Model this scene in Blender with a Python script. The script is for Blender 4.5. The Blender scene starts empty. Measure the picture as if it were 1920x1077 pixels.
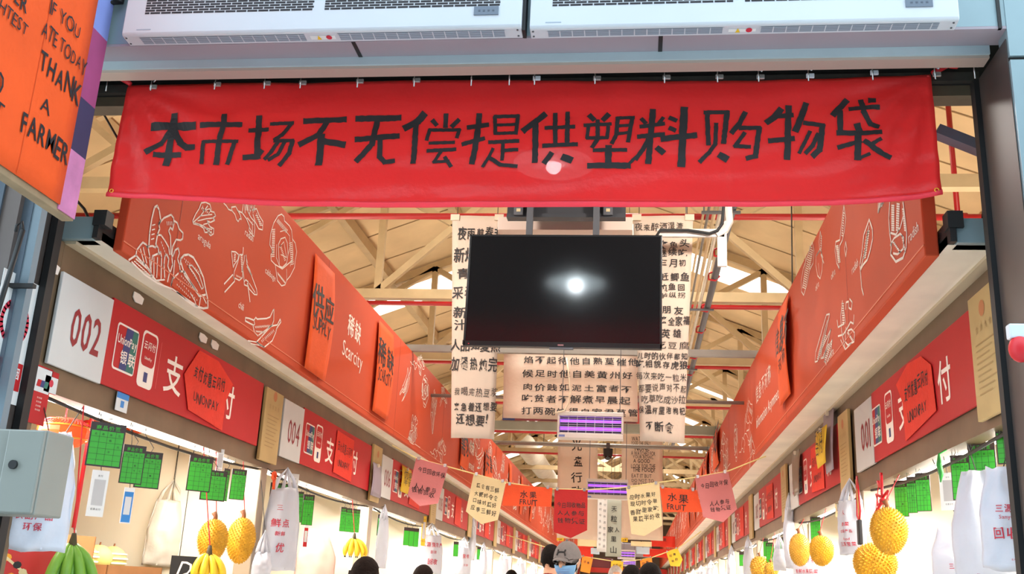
import bpy, math, random
from mathutils import Vector as V, Matrix
rnd = random.Random(11)
SC = bpy.context.scene
COL = SC.collection

# ------------------------------------------------------------------ camera
FPX, W, HH = 1892.0, 1920, 1077
PITCH, YAW, ROLL, EYE = math.radians(16.82), math.radians(7.42), math.radians(2.755), 1.4
_f = V((-math.sin(YAW)*math.cos(PITCH), math.cos(YAW)*math.cos(PITCH), math.sin(PITCH)))
_r = V((math.cos(YAW), math.sin(YAW), 0)); _u = _r.cross(_f)
RT = math.cos(ROLL)*_r + math.sin(ROLL)*_u
UP = -math.sin(ROLL)*_r + math.cos(ROLL)*_u
FW, C0 = _f, V((0, 0, EYE))
cd = bpy.data.cameras.new('camera'); cam = bpy.data.objects.new('camera', cd); COL.objects.link(cam)
cd.sensor_width = 36; cd.lens = FPX/W*36; cd.clip_start = .05; cd.clip_end = 200
cam.matrix_world = Matrix(((RT.x, UP.x, -FW.x, C0.x), (RT.y, UP.y, -FW.y, C0.y), (RT.z, UP.z, -FW.z, C0.z), (0, 0, 0, 1)))
SC.camera = cam
# ------------------------------------------------------------------ exposure, world, big lights
SC.view_settings.view_transform = 'Standard'; SC.view_settings.look = 'None'
SC.view_settings.gamma = 1; SC.view_settings.exposure = 0.5
SC.view_settings.use_curve_mapping = False
SC.cycles.use_denoising = True
SC.cycles.max_bounces = 7; SC.cycles.diffuse_bounces = 4; SC.cycles.glossy_bounces = 3
SC.cycles.transmission_bounces = 4; SC.cycles.sample_clamp_indirect = 6
SC.cycles.caustics_reflective = False; SC.cycles.caustics_refractive = False
wd = bpy.data.worlds.new('overcast'); SC.world = wd; wd.use_nodes = True
bg = wd.node_tree.nodes['Background']; bg.inputs[0].default_value = (.70, .87, 1.0, 1); bg.inputs[1].default_value = 3.0

def area(name, loc, target, sx, sy, power, col, shape='RECTANGLE', spread=math.pi):
    l = bpy.data.lights.new(name, 'AREA'); l.shape = shape; l.size = sx; l.size_y = sy
    l.energy = power; l.color = col; l.spread = spread
    o = bpy.data.objects.new(name, l); COL.objects.link(o)
    z = (V(loc)-V(target)).normalized(); yv = V((0, 1, 0)); yv = (yv-z*yv.dot(z)).normalized(); x = yv.cross(z)   # sy runs along the hall
    o.matrix_world = Matrix(((x.x, yv.x, z.x, loc[0]), (x.y, yv.y, z.y, loc[1]), (x.z, yv.z, z.z, loc[2]), (0, 0, 0, 1)))
    return o
WARM = (1, .90, .74)
# added unseen fill lights above the stall canopies, brightening the roof
for sx in (-3.9, 2.75):
    for k in range(5):
        area('roof_fill_light', (sx, 6.0+k*9, 3.05), (sx*.55-.25, 6.0+k*9, 6.6), .5, 8, 84*(1, .55, .22, .15, .15)[k], WARM)
# two added fill lights hidden behind the banner, brightening the scrolls
for sx in (-2.32, 1.19):
    area('scroll_fill_light', (sx, 4.35, 4.05), (-.55, 7.2, 2.6), .3, .3, 20, (1, .94, .86), spread=math.radians(110))
# added unseen fill lights high over the aisle
for k in range(5):
    area('aisle_fill_light', (-.6, 9.2+k*8, 5.9), (-.6, 9.2+k*8, 0), 1.0, 1.0, 120, (1, .96, .90))
# ------------------------------------------------------------------ pixel rays
def ray(x, y): return FW + RT*((x-960)/FPX) - UP*((y-538.5)/FPX)
def PX(x, y, X): d = ray(x, y); return C0 + d*((X-C0.x)/d.x)
def PY(x, y, Y): d = ray(x, y); return C0 + d*((Y-C0.y)/d.y)
def PZ(x, y, Z): d = ray(x, y); return C0 + d*((Z-C0.z)/d.z)

# ------------------------------------------------------------------ frames: a point and an upright plane
class Fr:
    def __init__(s, O, N, Vv=None):
        s.O = V(O); s.N = V(N).normalized(); s.V = V(Vv).normalized() if Vv else V((0, 0, 1))
        s.U = s.V.cross(s.N).normalized()
    def p(s, u, v, n=0.0): return s.O + s.U*u + s.V*v + s.N*n
    def hit(s, x, y):
        d = ray(x, y); t = (s.O-C0).dot(s.N)/d.dot(s.N); q = C0+d*t-s.O
        return (q.dot(s.U), q.dot(s.V))
def ang(a):  # horizontal normal; 0 faces the entrance, +90 faces +X
    a = math.radians(a); return V((math.sin(a), -math.cos(a), 0))
FRONT, LWALL, RWALL = ang(0), ang(90), ang(-90)

# ------------------------------------------------------------------ materials
def s2l(c): return tuple(((x/255)/12.92 if x/255 <= .04045 else ((x/255+.055)/1.055)**2.4) for x in c)
MATS = {}
def mat(name, rgb, rough=.6, metal=0., noise=0., nscale=8., bump=0., bscale=40., spec=.5, emit=0., trans=0., sub=0., coat=0.):
    if name in MATS: return MATS[name]
    m = bpy.data.materials.new(name); m.use_nodes = True; nt = m.node_tree; b = nt.nodes['Principled BSDF']
    c = (*s2l(rgb), 1); b.inputs['Base Color'].default_value = c
    b.inputs['Roughness'].default_value = rough; b.inputs['Metallic'].default_value = metal
    b.inputs['Specular IOR Level'].default_value = spec; b.inputs['Coat Weight'].default_value = coat
    tc = nt.nodes.new('ShaderNodeTexCoord')
    if noise:
        n = nt.nodes.new('ShaderNodeTexNoise'); n.inputs['Scale'].default_value = nscale; n.inputs['Detail'].default_value = 5
        nt.links.new(tc.outputs['Object'], n.inputs['Vector'])
        r = nt.nodes.new('ShaderNodeMapRange'); r.inputs[1].default_value = .3; r.inputs[2].default_value = .7
        r.inputs[3].default_value = 1-noise; r.inputs[4].default_value = 1+noise*.5
        nt.links.new(n.outputs[0], r.inputs[0])
        mx = nt.nodes.new('ShaderNodeMix'); mx.data_type = 'RGBA'; mx.blend_type = 'MULTIPLY'; mx.inputs[0].default_value = 1
        mx.inputs[6].default_value = c; nt.links.new(r.outputs[0], mx.inputs[7]); nt.links.new(mx.outputs[2], b.inputs['Base Color'])
    if bump:
        n2 = nt.nodes.new('ShaderNodeTexNoise'); n2.inputs['Scale'].default_value = bscale; n2.inputs['Detail'].default_value = 3
        nt.links.new(tc.outputs['Object'], n2.inputs['Vector'])
        bp = nt.nodes.new('ShaderNodeBump'); bp.inputs['Strength'].default_value = bump; bp.inputs['Distance'].default_value = .01
        nt.links.new(n2.outputs[0], bp.inputs['Height']); nt.links.new(bp.outputs[0], b.inputs['Normal'])
    if emit:
        b.inputs['Emission Color'].default_value = c; b.inputs['Emission Strength'].default_value = emit
    if trans:
        t = nt.nodes.new('ShaderNodeBsdfTranslucent'); t.inputs[0].default_value = c
        ms = nt.nodes.new('ShaderNodeMixShader'); ms.inputs[0].default_value = trans
        nt.links.new(b.outputs[0], ms.inputs[1]); nt.links.new(t.outputs[0], ms.inputs[2])
        nt.links.new(ms.outputs[0], nt.nodes['Material Output'].inputs['Surface'])
    MATS[name] = m; return m
M = dict(
 lintelsoffit=mat('mauve_grey_soffit', (150, 140, 148), .5, 0, .06, 3),
 panel=mat('blue_grey_cladding', (136, 156, 162), .38, .25, .08, 3),
 reveal=mat('brown_grey_cladding', (74, 65, 61), .45, .2, .12, 3),
 profile=mat('aluminium_profile', (176, 192, 198), .4, .2, .06, 5),
 dark=mat('dark_steel', (46, 46, 46), .5, .4, .15, 9),
 black=mat('black_gasket', (22, 22, 23), .6),
 white=mat('white_enamel', (194, 198, 204), .32, 0, .03, 4),
 vane=mat('grey_blue_vane', (150, 162, 175), .5),
 slot=mat('dark_slot', (34, 32, 36), .8),
 lcd=mat('grey_display', (98, 108, 122), .3),
 chrome=mat('bright_steel', (190, 192, 192), .25, .9),
 tube=mat('white_pipe_paint', (214, 205, 186), .5, 0, .1, 6),
 truss=mat('cream_truss_paint', (196, 172, 132), .55, 0, .12, 5),
 redpipe=mat('red_pipe_paint', (176, 30, 34), .4, 0, .08, 6),
 greypipe=mat('grey_pipe', (140, 134, 126), .5, .2, .1, 5),
 roof=mat('tan_roof_sheet', (226, 200, 156), .8, 0, .16, 1.4),
 seam=mat('roof_seam', (150, 122, 82), .8),
 fascia=mat('terracotta_fascia', (196, 78, 48), .6, 0, .07, 1.5, spec=.12),
 line=mat('white_print', (240, 226, 214), .6),
 soffit=mat('grey_beige_soffit', (236, 224, 206), .5, 0, .12, 3),
 header=mat('dull_stainless', (122, 100, 76), .45, .3, .22, 4),
 post=mat('pale_steel_post', (176, 160, 138), .4, .35, .12, 5),
 redsign=mat('red_sign_board', (182, 34, 38), .5, 0, .05, 2, spec=.25),
 whitesign=mat('white_sign_board', (200, 199, 196), .5, 0, .05, 3),
 numeral=mat('crimson_numeral', (140, 24, 34), .5),
 licence=mat('beige_licence_board', (190, 160, 104), .55, 0, .12, 4),
 ink=mat('black_ink', (36, 33, 34), .7),
 redink=mat('red_print', (196, 40, 62), .6),
 orangepaper=mat('orange_paper', (238, 92, 30), .75, 0, .06, 14, .25, 60, trans=.15),
 redpaper=mat('vermilion_paper', (226, 52, 30), .75, 0, .06, 14, .3, 60, trans=.1),
 flagorange=mat('orange_red_flag_paper', (238, 88, 40), .75, 0, .06, 14, .3, 60, trans=.15),
 backdrop=mat('mottled_tan_reflection', (196, 160, 104), .7, 0, .55, 3.2),
 crimson=mat('crimson_paper', (190, 36, 36), .75, 0, .05, 14, .2, 60, trans=.15),
 cream=mat('cream_paper', (240, 224, 178), .8, 0, .04, 10, .2, 50, trans=.2),
 pink=mat('pink_paper', (222, 140, 142), .8, 0, .04, 10, .2, 50, trans=.2),
 yellow=mat('yellow_paper', (242, 200, 60), .8, 0, .05, 10, .2, 50, trans=.2),
 scroll=mat('pale_rice_paper', (235, 214, 194), .85, 0, .05, 6, .25, 30, trans=.25),
 whitepaper=mat('white_paper', (232, 232, 230), .8, trans=.2),
 green=mat('green_price_card', (50, 166, 34), .5, 0, .04, 10),
 maroon=mat('dark_card_border', (48, 30, 26), .5),
 blue=mat('blue_print', (44, 126, 196), .5),
 navy=mat('navy_print', (40, 52, 110), .5),
 teal=mat('teal_print', (20, 104, 92), .5),
 boxgrey=mat('grey_enamel_box', (132, 135, 128), .45, .1, .05, 4),
 clothorange=mat('orange_cloth', (228, 82, 18), .8, 0, .08, 5, .2, 50),
 clothpurple=mat('magenta_cloth', (150, 60, 106), .8, 0, .15, 6),
 clothnavy=mat('navy_cloth', (54, 44, 76), .8, 0, .1, 8),
 clothpink=mat('pink_cloth', (196, 120, 160), .8, 0, .22, 10),
 clothblue=mat('lilac_cloth', (120, 132, 190), .8, 0, .08, 6),
 board=mat('tan_board_edge', (150, 128, 98), .8, 0, .2, 12),
 tv=mat('black_screen', (20, 20, 22), .14, 0, 0, spec=.55, bump=.03, bscale=3),
 tvframe=mat('black_bezel', (18, 18, 20), .35),
 steelgrey=mat('grey_steel_pole', (92, 92, 96), .5, .3),
 durian=mat('yellow_husk', (206, 152, 22), .65, 0, .25, 18),
 durian2=mat('olive_husk', (196, 146, 40), .6, 0, .25, 18),
 stem=mat('brown_stem', (132, 78, 44), .7, 0, .2, 30),
 banana=mat('banana_yellow', (240, 200, 40), .5, 0, .14, 16),
 bananag=mat('banana_green', (112, 160, 48), .5, 0, .16, 16),
 tip=mat('banana_tip', (70, 58, 30), .8),
 bag=mat('white_bag_film', (232, 234, 242), .35, 0, .04, 9, .5, 14, trans=.35),
 bagw=mat('clear_bag_film', (240, 234, 222), .3, 0, .04, 9, .6, 14, trans=.45),
 card=mat('cardboard', (176, 122, 74), .85, 0, .12, 10),
 wall=mat('cream_stall_wall', (240, 230, 206), .7, 0, .06, 3),
 wire=mat('dark_wire', (44, 40, 36), .6),
 cord=mat('cream_cord', (226, 206, 140), .8),
 ribbon=mat('red_ribbon', (200, 26, 36), .5),
 lantern=mat('orange_lantern', (232, 84, 26), .5, 0, .2, 20, trans=.2),
 gold=mat('gold_trim', (244, 170, 50), .4, .2),
 skin=mat('skin', (222, 170, 140), .55, 0, .05, 20, sub=.1),
 hair=mat('black_hair', (20, 14, 12), .75, 0, .4, 60, .6, 120, spec=.12),
 greyhair=mat('silver_hair', (196, 188, 182), .6, 0, .2, 60, .6, 120),
 cap=mat('grey_cap_cloth', (122, 116, 114), .85, 0, .1, 60, .4, 200),
 mask=mat('blue_mask', (126, 176, 220), .8, 0, .05, 30),
 shirtred=mat('maroon_cloth', (134, 24, 34), .85, 0, .1, 20),
 shirtdark=mat('dark_navy_cloth', (30, 32, 44), .85, 0, .1, 20),
 shirtgrey=mat('grey_cloth', (104, 104, 110), .85, 0, .1, 20),
 shirtpale=mat('pale_cloth', (200, 190, 184), .85, 0, .1, 20),
 trouser=mat('dark_trousers', (40, 42, 52), .85, 0, .1, 20),
 shoe=mat('black_shoe', (30, 28, 28), .5),
 floor=mat('grey_floor_tile', (226, 222, 216), .35, 0, .08, 2),
 lane=mat('concrete_lane', (206, 204, 200), .8, 0, .15, 1),
 rear=mat('dark_render_wall', (38, 40, 42), .85, 0, .2, 1),
 farwall=mat('dim_end_wall', (120, 100, 84), .8, 0, .1, 1),
 melon=mat('pale_melon_rind', (222, 204, 120), .6, 0, .12, 10),
 net=mat('white_foam_net', (242, 236, 214), .7),
 mango=mat('orange_yellow_rind', (240, 180, 40), .5, 0, .12, 10),
 giftred=mat('red_gift_card', (196, 44, 44), .45, 0, .06, 5),
 salmon=mat('salmon_board', (226, 168, 146), .7, 0, .05, 3),
 tape=mat('clear_tape', (222, 206, 180), .3),
 glass=mat('grey_door_leaf', (92, 104, 116), .25, .3, .2, 4),
)
M['bulb'] = mat('bright_lamp_glass', (240, 250, 255), .4, emit=85)
M['diffuser'] = mat('lit_lamp_disc', (226, 244, 250), .4, emit=5)
M['uv'] = mat('violet_lamp_tube', (150, 70, 255), .4, emit=1.5)
M['lamp'] = mat('lit_white_tube', (255, 246, 226), .4, emit=9)
M['sky'] = mat('bright_skylight_sheet', (255, 253, 246), .5, emit=1.15)
M['eyeglass'] = mat('dark_spectacle_frame', (40, 32, 30), .4)

# ------------------------------------------------------------------ mesh builder
class MB:
    def __init__(s): s.v = []; s.f = []; s.m = []; s.smooth = False
    def add(s, vs, fs, mi=0):
        b = len(s.v); s.v += [V(x) for x in vs]; s.f += [tuple(b+i for i in f) for f in fs]; s.m += [mi]*len(fs); return s
    def box(s, a, b, mi=0, fr=None):
        x0, y0, z0 = a; x1, y1, z1 = b
        P = [(x0, y0, z0), (x1, y0, z0), (x1, y1, z0), (x0, y1, z0), (x0, y0, z1), (x1, y0, z1), (x1, y1, z1), (x0, y1, z1)]
        if fr: P = [fr.p(*q) for q in P]
        return s.add(P, [(0, 3, 2, 1), (4, 5, 6, 7), (0, 1, 5, 4), (1, 2, 6, 5), (2, 3, 7, 6), (3, 0, 4, 7)], mi)
    def prism(s, fr, poly, n0, n1, mi=0):
        k = len(poly)
        vs = [fr.p(u, v, n0) for u, v in poly]+[fr.p(u, v, n1) for u, v in poly]
        fs = [tuple(range(k-1, -1, -1)), tuple(range(k, 2*k))]+[(i, (i+1) % k, k+(i+1) % k, k+i) for i in range(k)]
        return s.add(vs, fs, mi)
    def flat(s, fr, poly, n, mi=0): return s.add([fr.p(u, v, n) for u, v in poly], [tuple(range(len(poly)))], mi)
    def ribbon(s, fr, pts, w, n=.002, mi=0, rough=0., taper=1.):
        # a painted or printed line lying on a plane
        k = len(pts)
        for i in range(k-1):
            (u0, v0), (u1, v1) = pts[i], pts[i+1]
            d = math.hypot(u1-u0, v1-v0)
            if d < 1e-6: continue
            tx, ty = (u1-u0)/d, (v1-v0)/d; nx, ny = -ty, tx; h = w/2; e = h*.6
            if rough:
                m = max(2, int(d/(w*.45))); L = []; R = []
                for j in range(m+1):
                    t = j/m; a = -e+t*(d+2*e); h1 = h*(1+rnd.uniform(-rough, rough)); h2 = h*(1+rnd.uniform(-rough, rough))
                    cx, cy = u0+tx*a, v0+ty*a
                    L.append(fr(cx+nx*h1, cy+ny*h1, n) if callable(fr) else fr.p(cx+nx*h1, cy+ny*h1, n))
                    R.append(fr(cx-nx*h2, cy-ny*h2, n) if callable(fr) else fr.p(cx-nx*h2, cy-ny*h2, n))
                vs = L+R; s.add(vs, [(j, m+1+j, m+2+j, j+1) for j in range(m)], mi)
            else:
                e = h*.35
                q = [(u0-tx*e+nx*h, v0-ty*e+ny*h), (u0-tx*e-nx*h, v0-ty*e-ny*h), (u1+tx*e-nx*h, v1+ty*e-ny*h), (u1+tx*e+nx*h, v1+ty*e+ny*h)]
                s.add([fr.p(a, b, n) for a, b in q], [(0, 1, 2, 3)], mi)
        return s
    def tubes(s, pts, r, seg=8, mi=0, closed=False):
        pts = [V(p) for p in pts]; k = len(pts); rs = r if isinstance(r, (list, tuple)) else [r]*k
        vs = []; up = None
        for i in range(k):
            if closed: t = pts[(i+1) % k]-pts[i-1]
            else: t = pts[min(i+1, k-1)]-pts[max(i-1, 0)]
            t.normalize()
            if up is None: up = V((0, 0, 1)) if abs(t.z) < .9 else V((1, 0, 0))
            a = t.cross(up).normalized(); b = a.cross(t).normalized(); up = b
            for j in range(seg):
                th = 2*math.pi*j/seg; vs.append(pts[i]+(a*math.cos(th)+b*math.sin(th))*rs[i])
        fs = []
        for i in range(k if closed else k-1):
            i2 = (i+1) % k
            for j in range(seg): fs.append((i*seg+j, i*seg+(j+1) % seg, i2*seg+(j+1) % seg, i2*seg+j))
        if not closed: fs += [tuple(range(seg-1, -1, -1)), tuple(range((k-1)*seg, k*seg))]
        return s.add(vs, fs, mi)
    def ball(s, c, r, seg=20, rings=12, mi=0, fn=None):
        rx, ry, rz = r if isinstance(r, (tuple, list)) else (r, r, r); c = V(c)
        vs = []
        for i in range(rings+1):
            th = math.pi*i/rings
            for j in range(seg):
                ph = 2*math.pi*j/seg; d = V((math.sin(th)*math.cos(ph), math.sin(th)*math.sin(ph), math.cos(th)))
                q = fn(d) if fn else d
                vs.append(c+V((q.x*rx, q.y*ry, q.z*rz)))
        fs = []
        for i in range(rings):
            for j in range(seg):
                fs.append((i*seg+j, (i+1)*seg+j, (i+1)*seg+(j+1) % seg, i*seg+(j+1) % seg))
        return s.add(vs, fs, mi)
    def grid(s, fn, nu, nv, th=.002, mi=0):
        # a thin two-sided sheet over fn(a, b), a and b in 0..1
        P = [[V(fn(i/nu, j/nv)) for i in range(nu+1)] for j in range(nv+1)]
        N = [[None]*(nu+1) for _ in range(nv+1)]
        for j in range(nv+1):
            for i in range(nu+1):
                du = P[j][min(i+1, nu)]-P[j][max(i-1, 0)]; dv = P[min(j+1, nv)][i]-P[max(j-1, 0)][i]
                N[j][i] = du.cross(dv).normalized()
        K = (nu+1)*(nv+1); vs = [P[j][i] for j in range(nv+1) for i in range(nu+1)]
        vs += [P[j][i]-N[j][i]*th for j in range(nv+1) for i in range(nu+1)]
        ix = lambda i, j: j*(nu+1)+i
        fs = []
        for j in range(nv):
            for i in range(nu):
                fs.append((ix(i, j), ix(i+1, j), ix(i+1, j+1), ix(i, j+1)))
                fs.append((K+ix(i, j+1), K+ix(i+1, j+1), K+ix(i+1, j), K+ix(i, j)))
        for i in range(nu):
            fs.append((ix(i+1, 0), ix(i, 0), K+ix(i, 0), K+ix(i+1, 0))); fs.append((ix(i, nv), ix(i+1, nv), K+ix(i+1, nv), K+ix(i, nv)))
        for j in range(nv):
            fs.append((ix(0, j), ix(0, j+1), K+ix(0, j+1), K+ix(0, j))); fs.append((ix(nu, j+1), ix(nu, j), K+ix(nu, j), K+ix(nu, j+1)))
        return s.add(vs, fs, mi)
    def build(s, name, mats, parent=None, smooth=False):
        if not isinstance(mats, (list, tuple)): mats = [mats]
        me = bpy.data.meshes.new(name)
        off = V(parent.matrix_basis.translation) if parent else V((0, 0, 0))
        if parent and parent.parent: off = off+V(parent.parent.matrix_basis.translation)
        me.from_pydata([v-off for v in s.v], [], s.f); me.update()
        for m in mats: me.materials.append(m if not isinstance(m, str) else M[m])
        me.polygons.foreach_set('material_index', s.m)
        if smooth: me.polygons.foreach_set('use_smooth', [True]*len(me.polygons))
        o = bpy.data.objects.new(name, me); COL.objects.link(o)
        if parent: o.parent = parent
        return o
def tag(o, label, cat, group=None):
    o['label'] = label; o['category'] = cat
    if group: o['group'] = group
    return o
def thing(name, label, cat, loc, group=None):
    o = bpy.data.objects.new(name, None); COL.objects.link(o); o.empty_display_size = .1
    o.matrix_basis = Matrix.Translation(V(loc)); return tag(o, label, cat, group)
def struct(o): o['kind'] = 'structure'; return o
def bevel(o, w=.004, seg=2):
    m = o.modifiers.new('edge', 'BEVEL'); m.width = w; m.segments = seg; m.limit_method = 'ANGLE'; return o

# ------------------------------------------------------------------ glyphs
GL = {}
def load_glyphs(chars):
    made = []
    for off in (0., .012):
        for ch in sorted(set(chars)):
            if ch == ' ': continue
            cu = bpy.data.curves.new('glyph', 'FONT'); cu.body = ch; cu.offset = off; cu.resolution_u = 2
            cu.fill_mode = 'FRONT'; o = bpy.data.objects.new('glyph', cu); COL.objects.link(o); made.append((ch, off, o))
    dg = bpy.context.evaluated_depsgraph_get(); dg.update()
    for ch, off, o in made:
        me = bpy.data.meshes.new_from_object(o.evaluated_get(dg))
        vs = [(v.co.x, v.co.y) for v in me.vertices]; fs = [tuple(p.vertices) for p in me.polygons]
        if vs:
            x0 = min(v[0] for v in vs); x1 = max(v[0] for v in vs)
        else: x0, x1 = 0, .3
        GL[(ch, off > 0)] = (vs, fs, x0, x1)
        bpy.data.meshes.remove(me)
    for ch, off, o in made:
        cu = o.data; bpy.data.objects.remove(o); bpy.data.curves.remove(cu)
def cjk(ch): return ord(ch) > 0x2E00
def letters(mb, fr, text, u, v, size, bold=False, step=None, align='L', jit=0., n=.002, mi=0, sx=1., slope=0., skew=0., fit=None):
    """one line of lettering; (u, v) is the left (or centre) of its base line; size is the character height"""
    adv = []
    for ch in text:
        if ch == ' ': adv.append(size*.4*sx); continue
        _, _, x0, x1 = GL[(ch, bold)]
        adv.append(step if step else (size*1.12*sx if cjk(ch) else (x1-x0)*size*1.35*sx+size*.12*sx))
    tot = sum(adv)
    if fit: k = fit/tot; adv = [a*k for a in adv]; sx *= k; tot = fit
    x = u-(tot/2 if align == 'C' else 0)
    for ch, a in zip(text, adv):
        if ch != ' ':
            vs, fs, x0, x1 = GL[(ch, bold)]
            k = size*(1.0 if cjk(ch) else 1.35)
            th = rnd.uniform(-jit, jit)*.25; c, s_ = math.cos(th), math.sin(th); sc = 1+rnd.uniform(-jit, jit)*.35
            dy = rnd.uniform(-jit, jit)*size*.25; w = (x1-x0)
            out = []
            for px, py in vs:
                qx = (px-x0-w/2)*k*sx*sc; qy = (py-.36)*k*sc
                qx, qy = qx*c-qy*s_, qx*s_+qy*c
                qx += skew*qy
                cx = x+a/2+qx; cy = v+.36*k+dy+qy+slope*(x+a/2-u)
                out.append(fr(cx, cy, n) if callable(fr) else fr.p(cx, cy, n))
            mb.add(out, fs, mi)
        x += a
    return tot

load_glyphs('一三不与两云产人今他付令价优伙伴位供保信候催儿元光全公共农净凭切初剪副加动半单参友口吃名君吸味品商喝回土场声夏夜大天头夹好如存季完家富对少山州应待得急息惠想成我所打拉拐挑挖支收断新日早时春晨月有朋杞来杯果枸柴格概次止每水汁求汤沙泡泥洗活浆浓温湿源漉炊炖点烟热焰煮熟物狼环现甜生白的盘相着知碗禁福称稀签管米粒纵继续缺美者联肉腐自英草莫菜著葱蔬蕉虎行要解证说豆貌贫贱贵赶起足还透都酒醉采里钱铛银闪间雄雨需青面韭食餐饱饼香鱼鲈鲜鲫黄'
 'ABCDEFGHIJKLMNOPQRSTUVWXYZabcdefghijklmnopqrstuvwxyz0123456789!?.,-:&')
# coordinates of the hall, in metres (X to the right, Y into the hall, Z up)
XL, XR = -2.516, 1.449          # stall fronts
FL, FR_ = -2.30, 1.157          # inner faces of the terracotta fascias
ZS, ZT = 2.785, 3.73            # fascia lip and top
XC = -.6                        # middle of the aisle
YEND = 50.0
def roofz(x): return 6.95-.38*abs(x-XC)

# ------------------------------------------------------------------ floor, end walls, lane
struct(MB().box((-7.2, 3.4, -.1), (6.0, YEND, 0)).build('floor', 'floor'))
struct(MB().box((-14, -10, -.12), (14, 3.4, -.02)).build('floor_lane', 'lane'))
struct(MB().box((-14, -9.4, -.1), (14, -9.0, 11)).build('wall_rear', 'rear'))
struct(MB().box((-7.2, YEND, 0), (6.0, YEND+.2, 7.2)).build('wall_far', 'farwall'))
struct(MB().box((-7.4, 3.5, 0), (-7.2, YEND, 4.8)).build('wall_left', 'wall'))
struct(MB().box((6.0, 3.5, 0), (6.2, YEND, 4.8)).build('wall_right', 'wall'))
# ------------------------------------------------------------------ roof: sheets in bays, skylight strips left open for the bright sheets
SKY = [(5.75, 6.6), (14.6, 15.45), (23.45, 24.3), (27.9, 28.7), (32.3, 33.15), (41, 42)]
bays = []; y = 3.46
for a, b in SKY: bays.append((y, a)); y = b
bays.append((y, YEND+.1))
rf = MB()
def slope(mb, ya, yb, th=.05, mi=0):
    for sg in (-1, 1):
        xe = XC+sg*6.9
        P = [(XC, ya, roofz(XC)), (xe, ya, roofz(xe)), (xe, yb, roofz(xe)), (XC, yb, roofz(XC))]
        vs = P+[(p[0], p[1], p[2]+th) for p in P]
        fs = [(0, 1, 2, 3), (7, 6, 5, 4), (0, 4, 5, 1), (1, 5, 6, 2), (2, 6, 7, 3), (3, 7, 4, 0)]
        mb.add(vs, fs, mi)
for a, b in bays:
    slope(rf, a, b)
    y = a+.95
    while y < min(b-.3, 34):            # lap joints of the sheets
        for sg in (-1, 1):
            xe = XC+sg*6.9
            P = [(XC, y, roofz(XC)-.006), (xe, y, roofz(xe)-.006), (xe, y+.022, roofz(xe)-.006), (XC, y+.022, roofz(XC)-.006)]
            rf.add(P, [(0, 1, 2, 3)], 1)
        y += .95
struct(rf.build('ceiling', ['roof', 'seam']))
for i, (a, b) in enumerate(SKY):
    w = MB(); slope(w, a, b, .02); struct(w.build('window_%d' % (i+1), 'sky'))
# purlins along the hall under the sheets
for i, dx in enumerate((-5.4, -4.2, -3.0, -1.8, 1.75, 2.95, 4.15, 5.35)):
    x = XC+dx; z = roofz(x)
    struct(MB().box((x-.05, 3.5, z-.16), (x+.05, YEND, z-.015)).build('trim_purlin_%d' % (i+1), 'truss'))
# ------------------------------------------------------------------ roof trusses
ORD = ['nearest', 'second', 'third', 'fourth', 'fifth', 'sixth', 'seventh', 'eighth', 'ninth', 'tenth', 'eleventh', 'twelfth', 'thirteenth', 'fourteenth', 'fifteenth', 'sixteenth']
TY = [7.61, 10.857, 13.97, 17.33, 20.5, 23.7, 26.9, 30.1, 33.3, 36.5, 39.7, 43, 46.2]
for i, y in enumerate(TY):
    t = thing('roof_truss', '%s cream steel roof truss from the entrance, spanning the hall under the tan roof' % ORD[i], 'truss', (XC, y, 4.6), 'roof trusses')
    MB().box((XC-6.05, y-.05, 4.55), (XC+6.05, y+.05, 4.66)).build('bottom_chord', 'truss', t)
    def bar(name, x0, z0, x1, z1, h=.045):
        d = math.hypot(x1-x0, z1-z0); nx, nz = -(z1-z0)/d*h, (x1-x0)/d*h
        fr = Fr((0, y, 0), FRONT)
        MB().prism(fr, [(x0+nx, z0+nz), (x0-nx, z0-nz), (x1-nx, z1-nz), (x1+nx, z1+nz)], -.035, .035).build(name, 'truss', t)
    for sg in (-1, 1):
        bar('top_chord', XC, roofz(XC)-.09, XC+sg*6.2, roofz(XC+6.2)-.09, .055)
        xp = XC+sg*2.37
        bar('post', xp, 4.62, xp, roofz(xp)-.1, .04)
        bar('diagonal', xp, 4.64, XC+sg*.05, roofz(XC)-.15, .038)
        bar('diagonal', XC+sg*.05, 4.64, xp, roofz(xp)-.12, .038)
        bar('diagonal', XC+sg*4.4, 4.64, xp, roofz(xp)-.12, .035)
        bar('post', XC+sg*4.4, 4.62, XC+sg*4.4, roofz(XC+4.4)-.1, .035)
# ------------------------------------------------------------------ pipes crossing the hall
PIPES = [(407, 4.50, .028, 'redpipe', 'red sprinkler pipe crossing the hall just behind the hanging banner'),
         (577, 4.50, .026, 'redpipe', 'red sprinkler pipe crossing level with the lower half of the television'),
         (691, 4.50, .024, 'redpipe', 'red sprinkler pipe crossing behind the middle paper sheet of verses')]
for py, z, r, m_, lab in PIPES:
    y = PZ(1400, py, z).y
    t = thing('sprinkler_pipe', lab, 'pipe', (XC, y, z), 'red sprinkler pipes')
    MB().tubes([(XC-5.9, y, z), (XC+5.9, y, z)], r, 10).build('pipe_run', m_, t, True)
    if py == 407:
        p = PY(1795, 395, y); q = PY(1785, 225, y)
        MB().tubes([(p.x, y, z), (p.x, y, roofz(p.x)-.02)], .022, 10).build('riser', m_, t, True)
        MB().tubes([(p.x-.07, y, z), (p.x+.07, y, z)], .038, 10).build('tee_fitting', m_, t, True)
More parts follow.
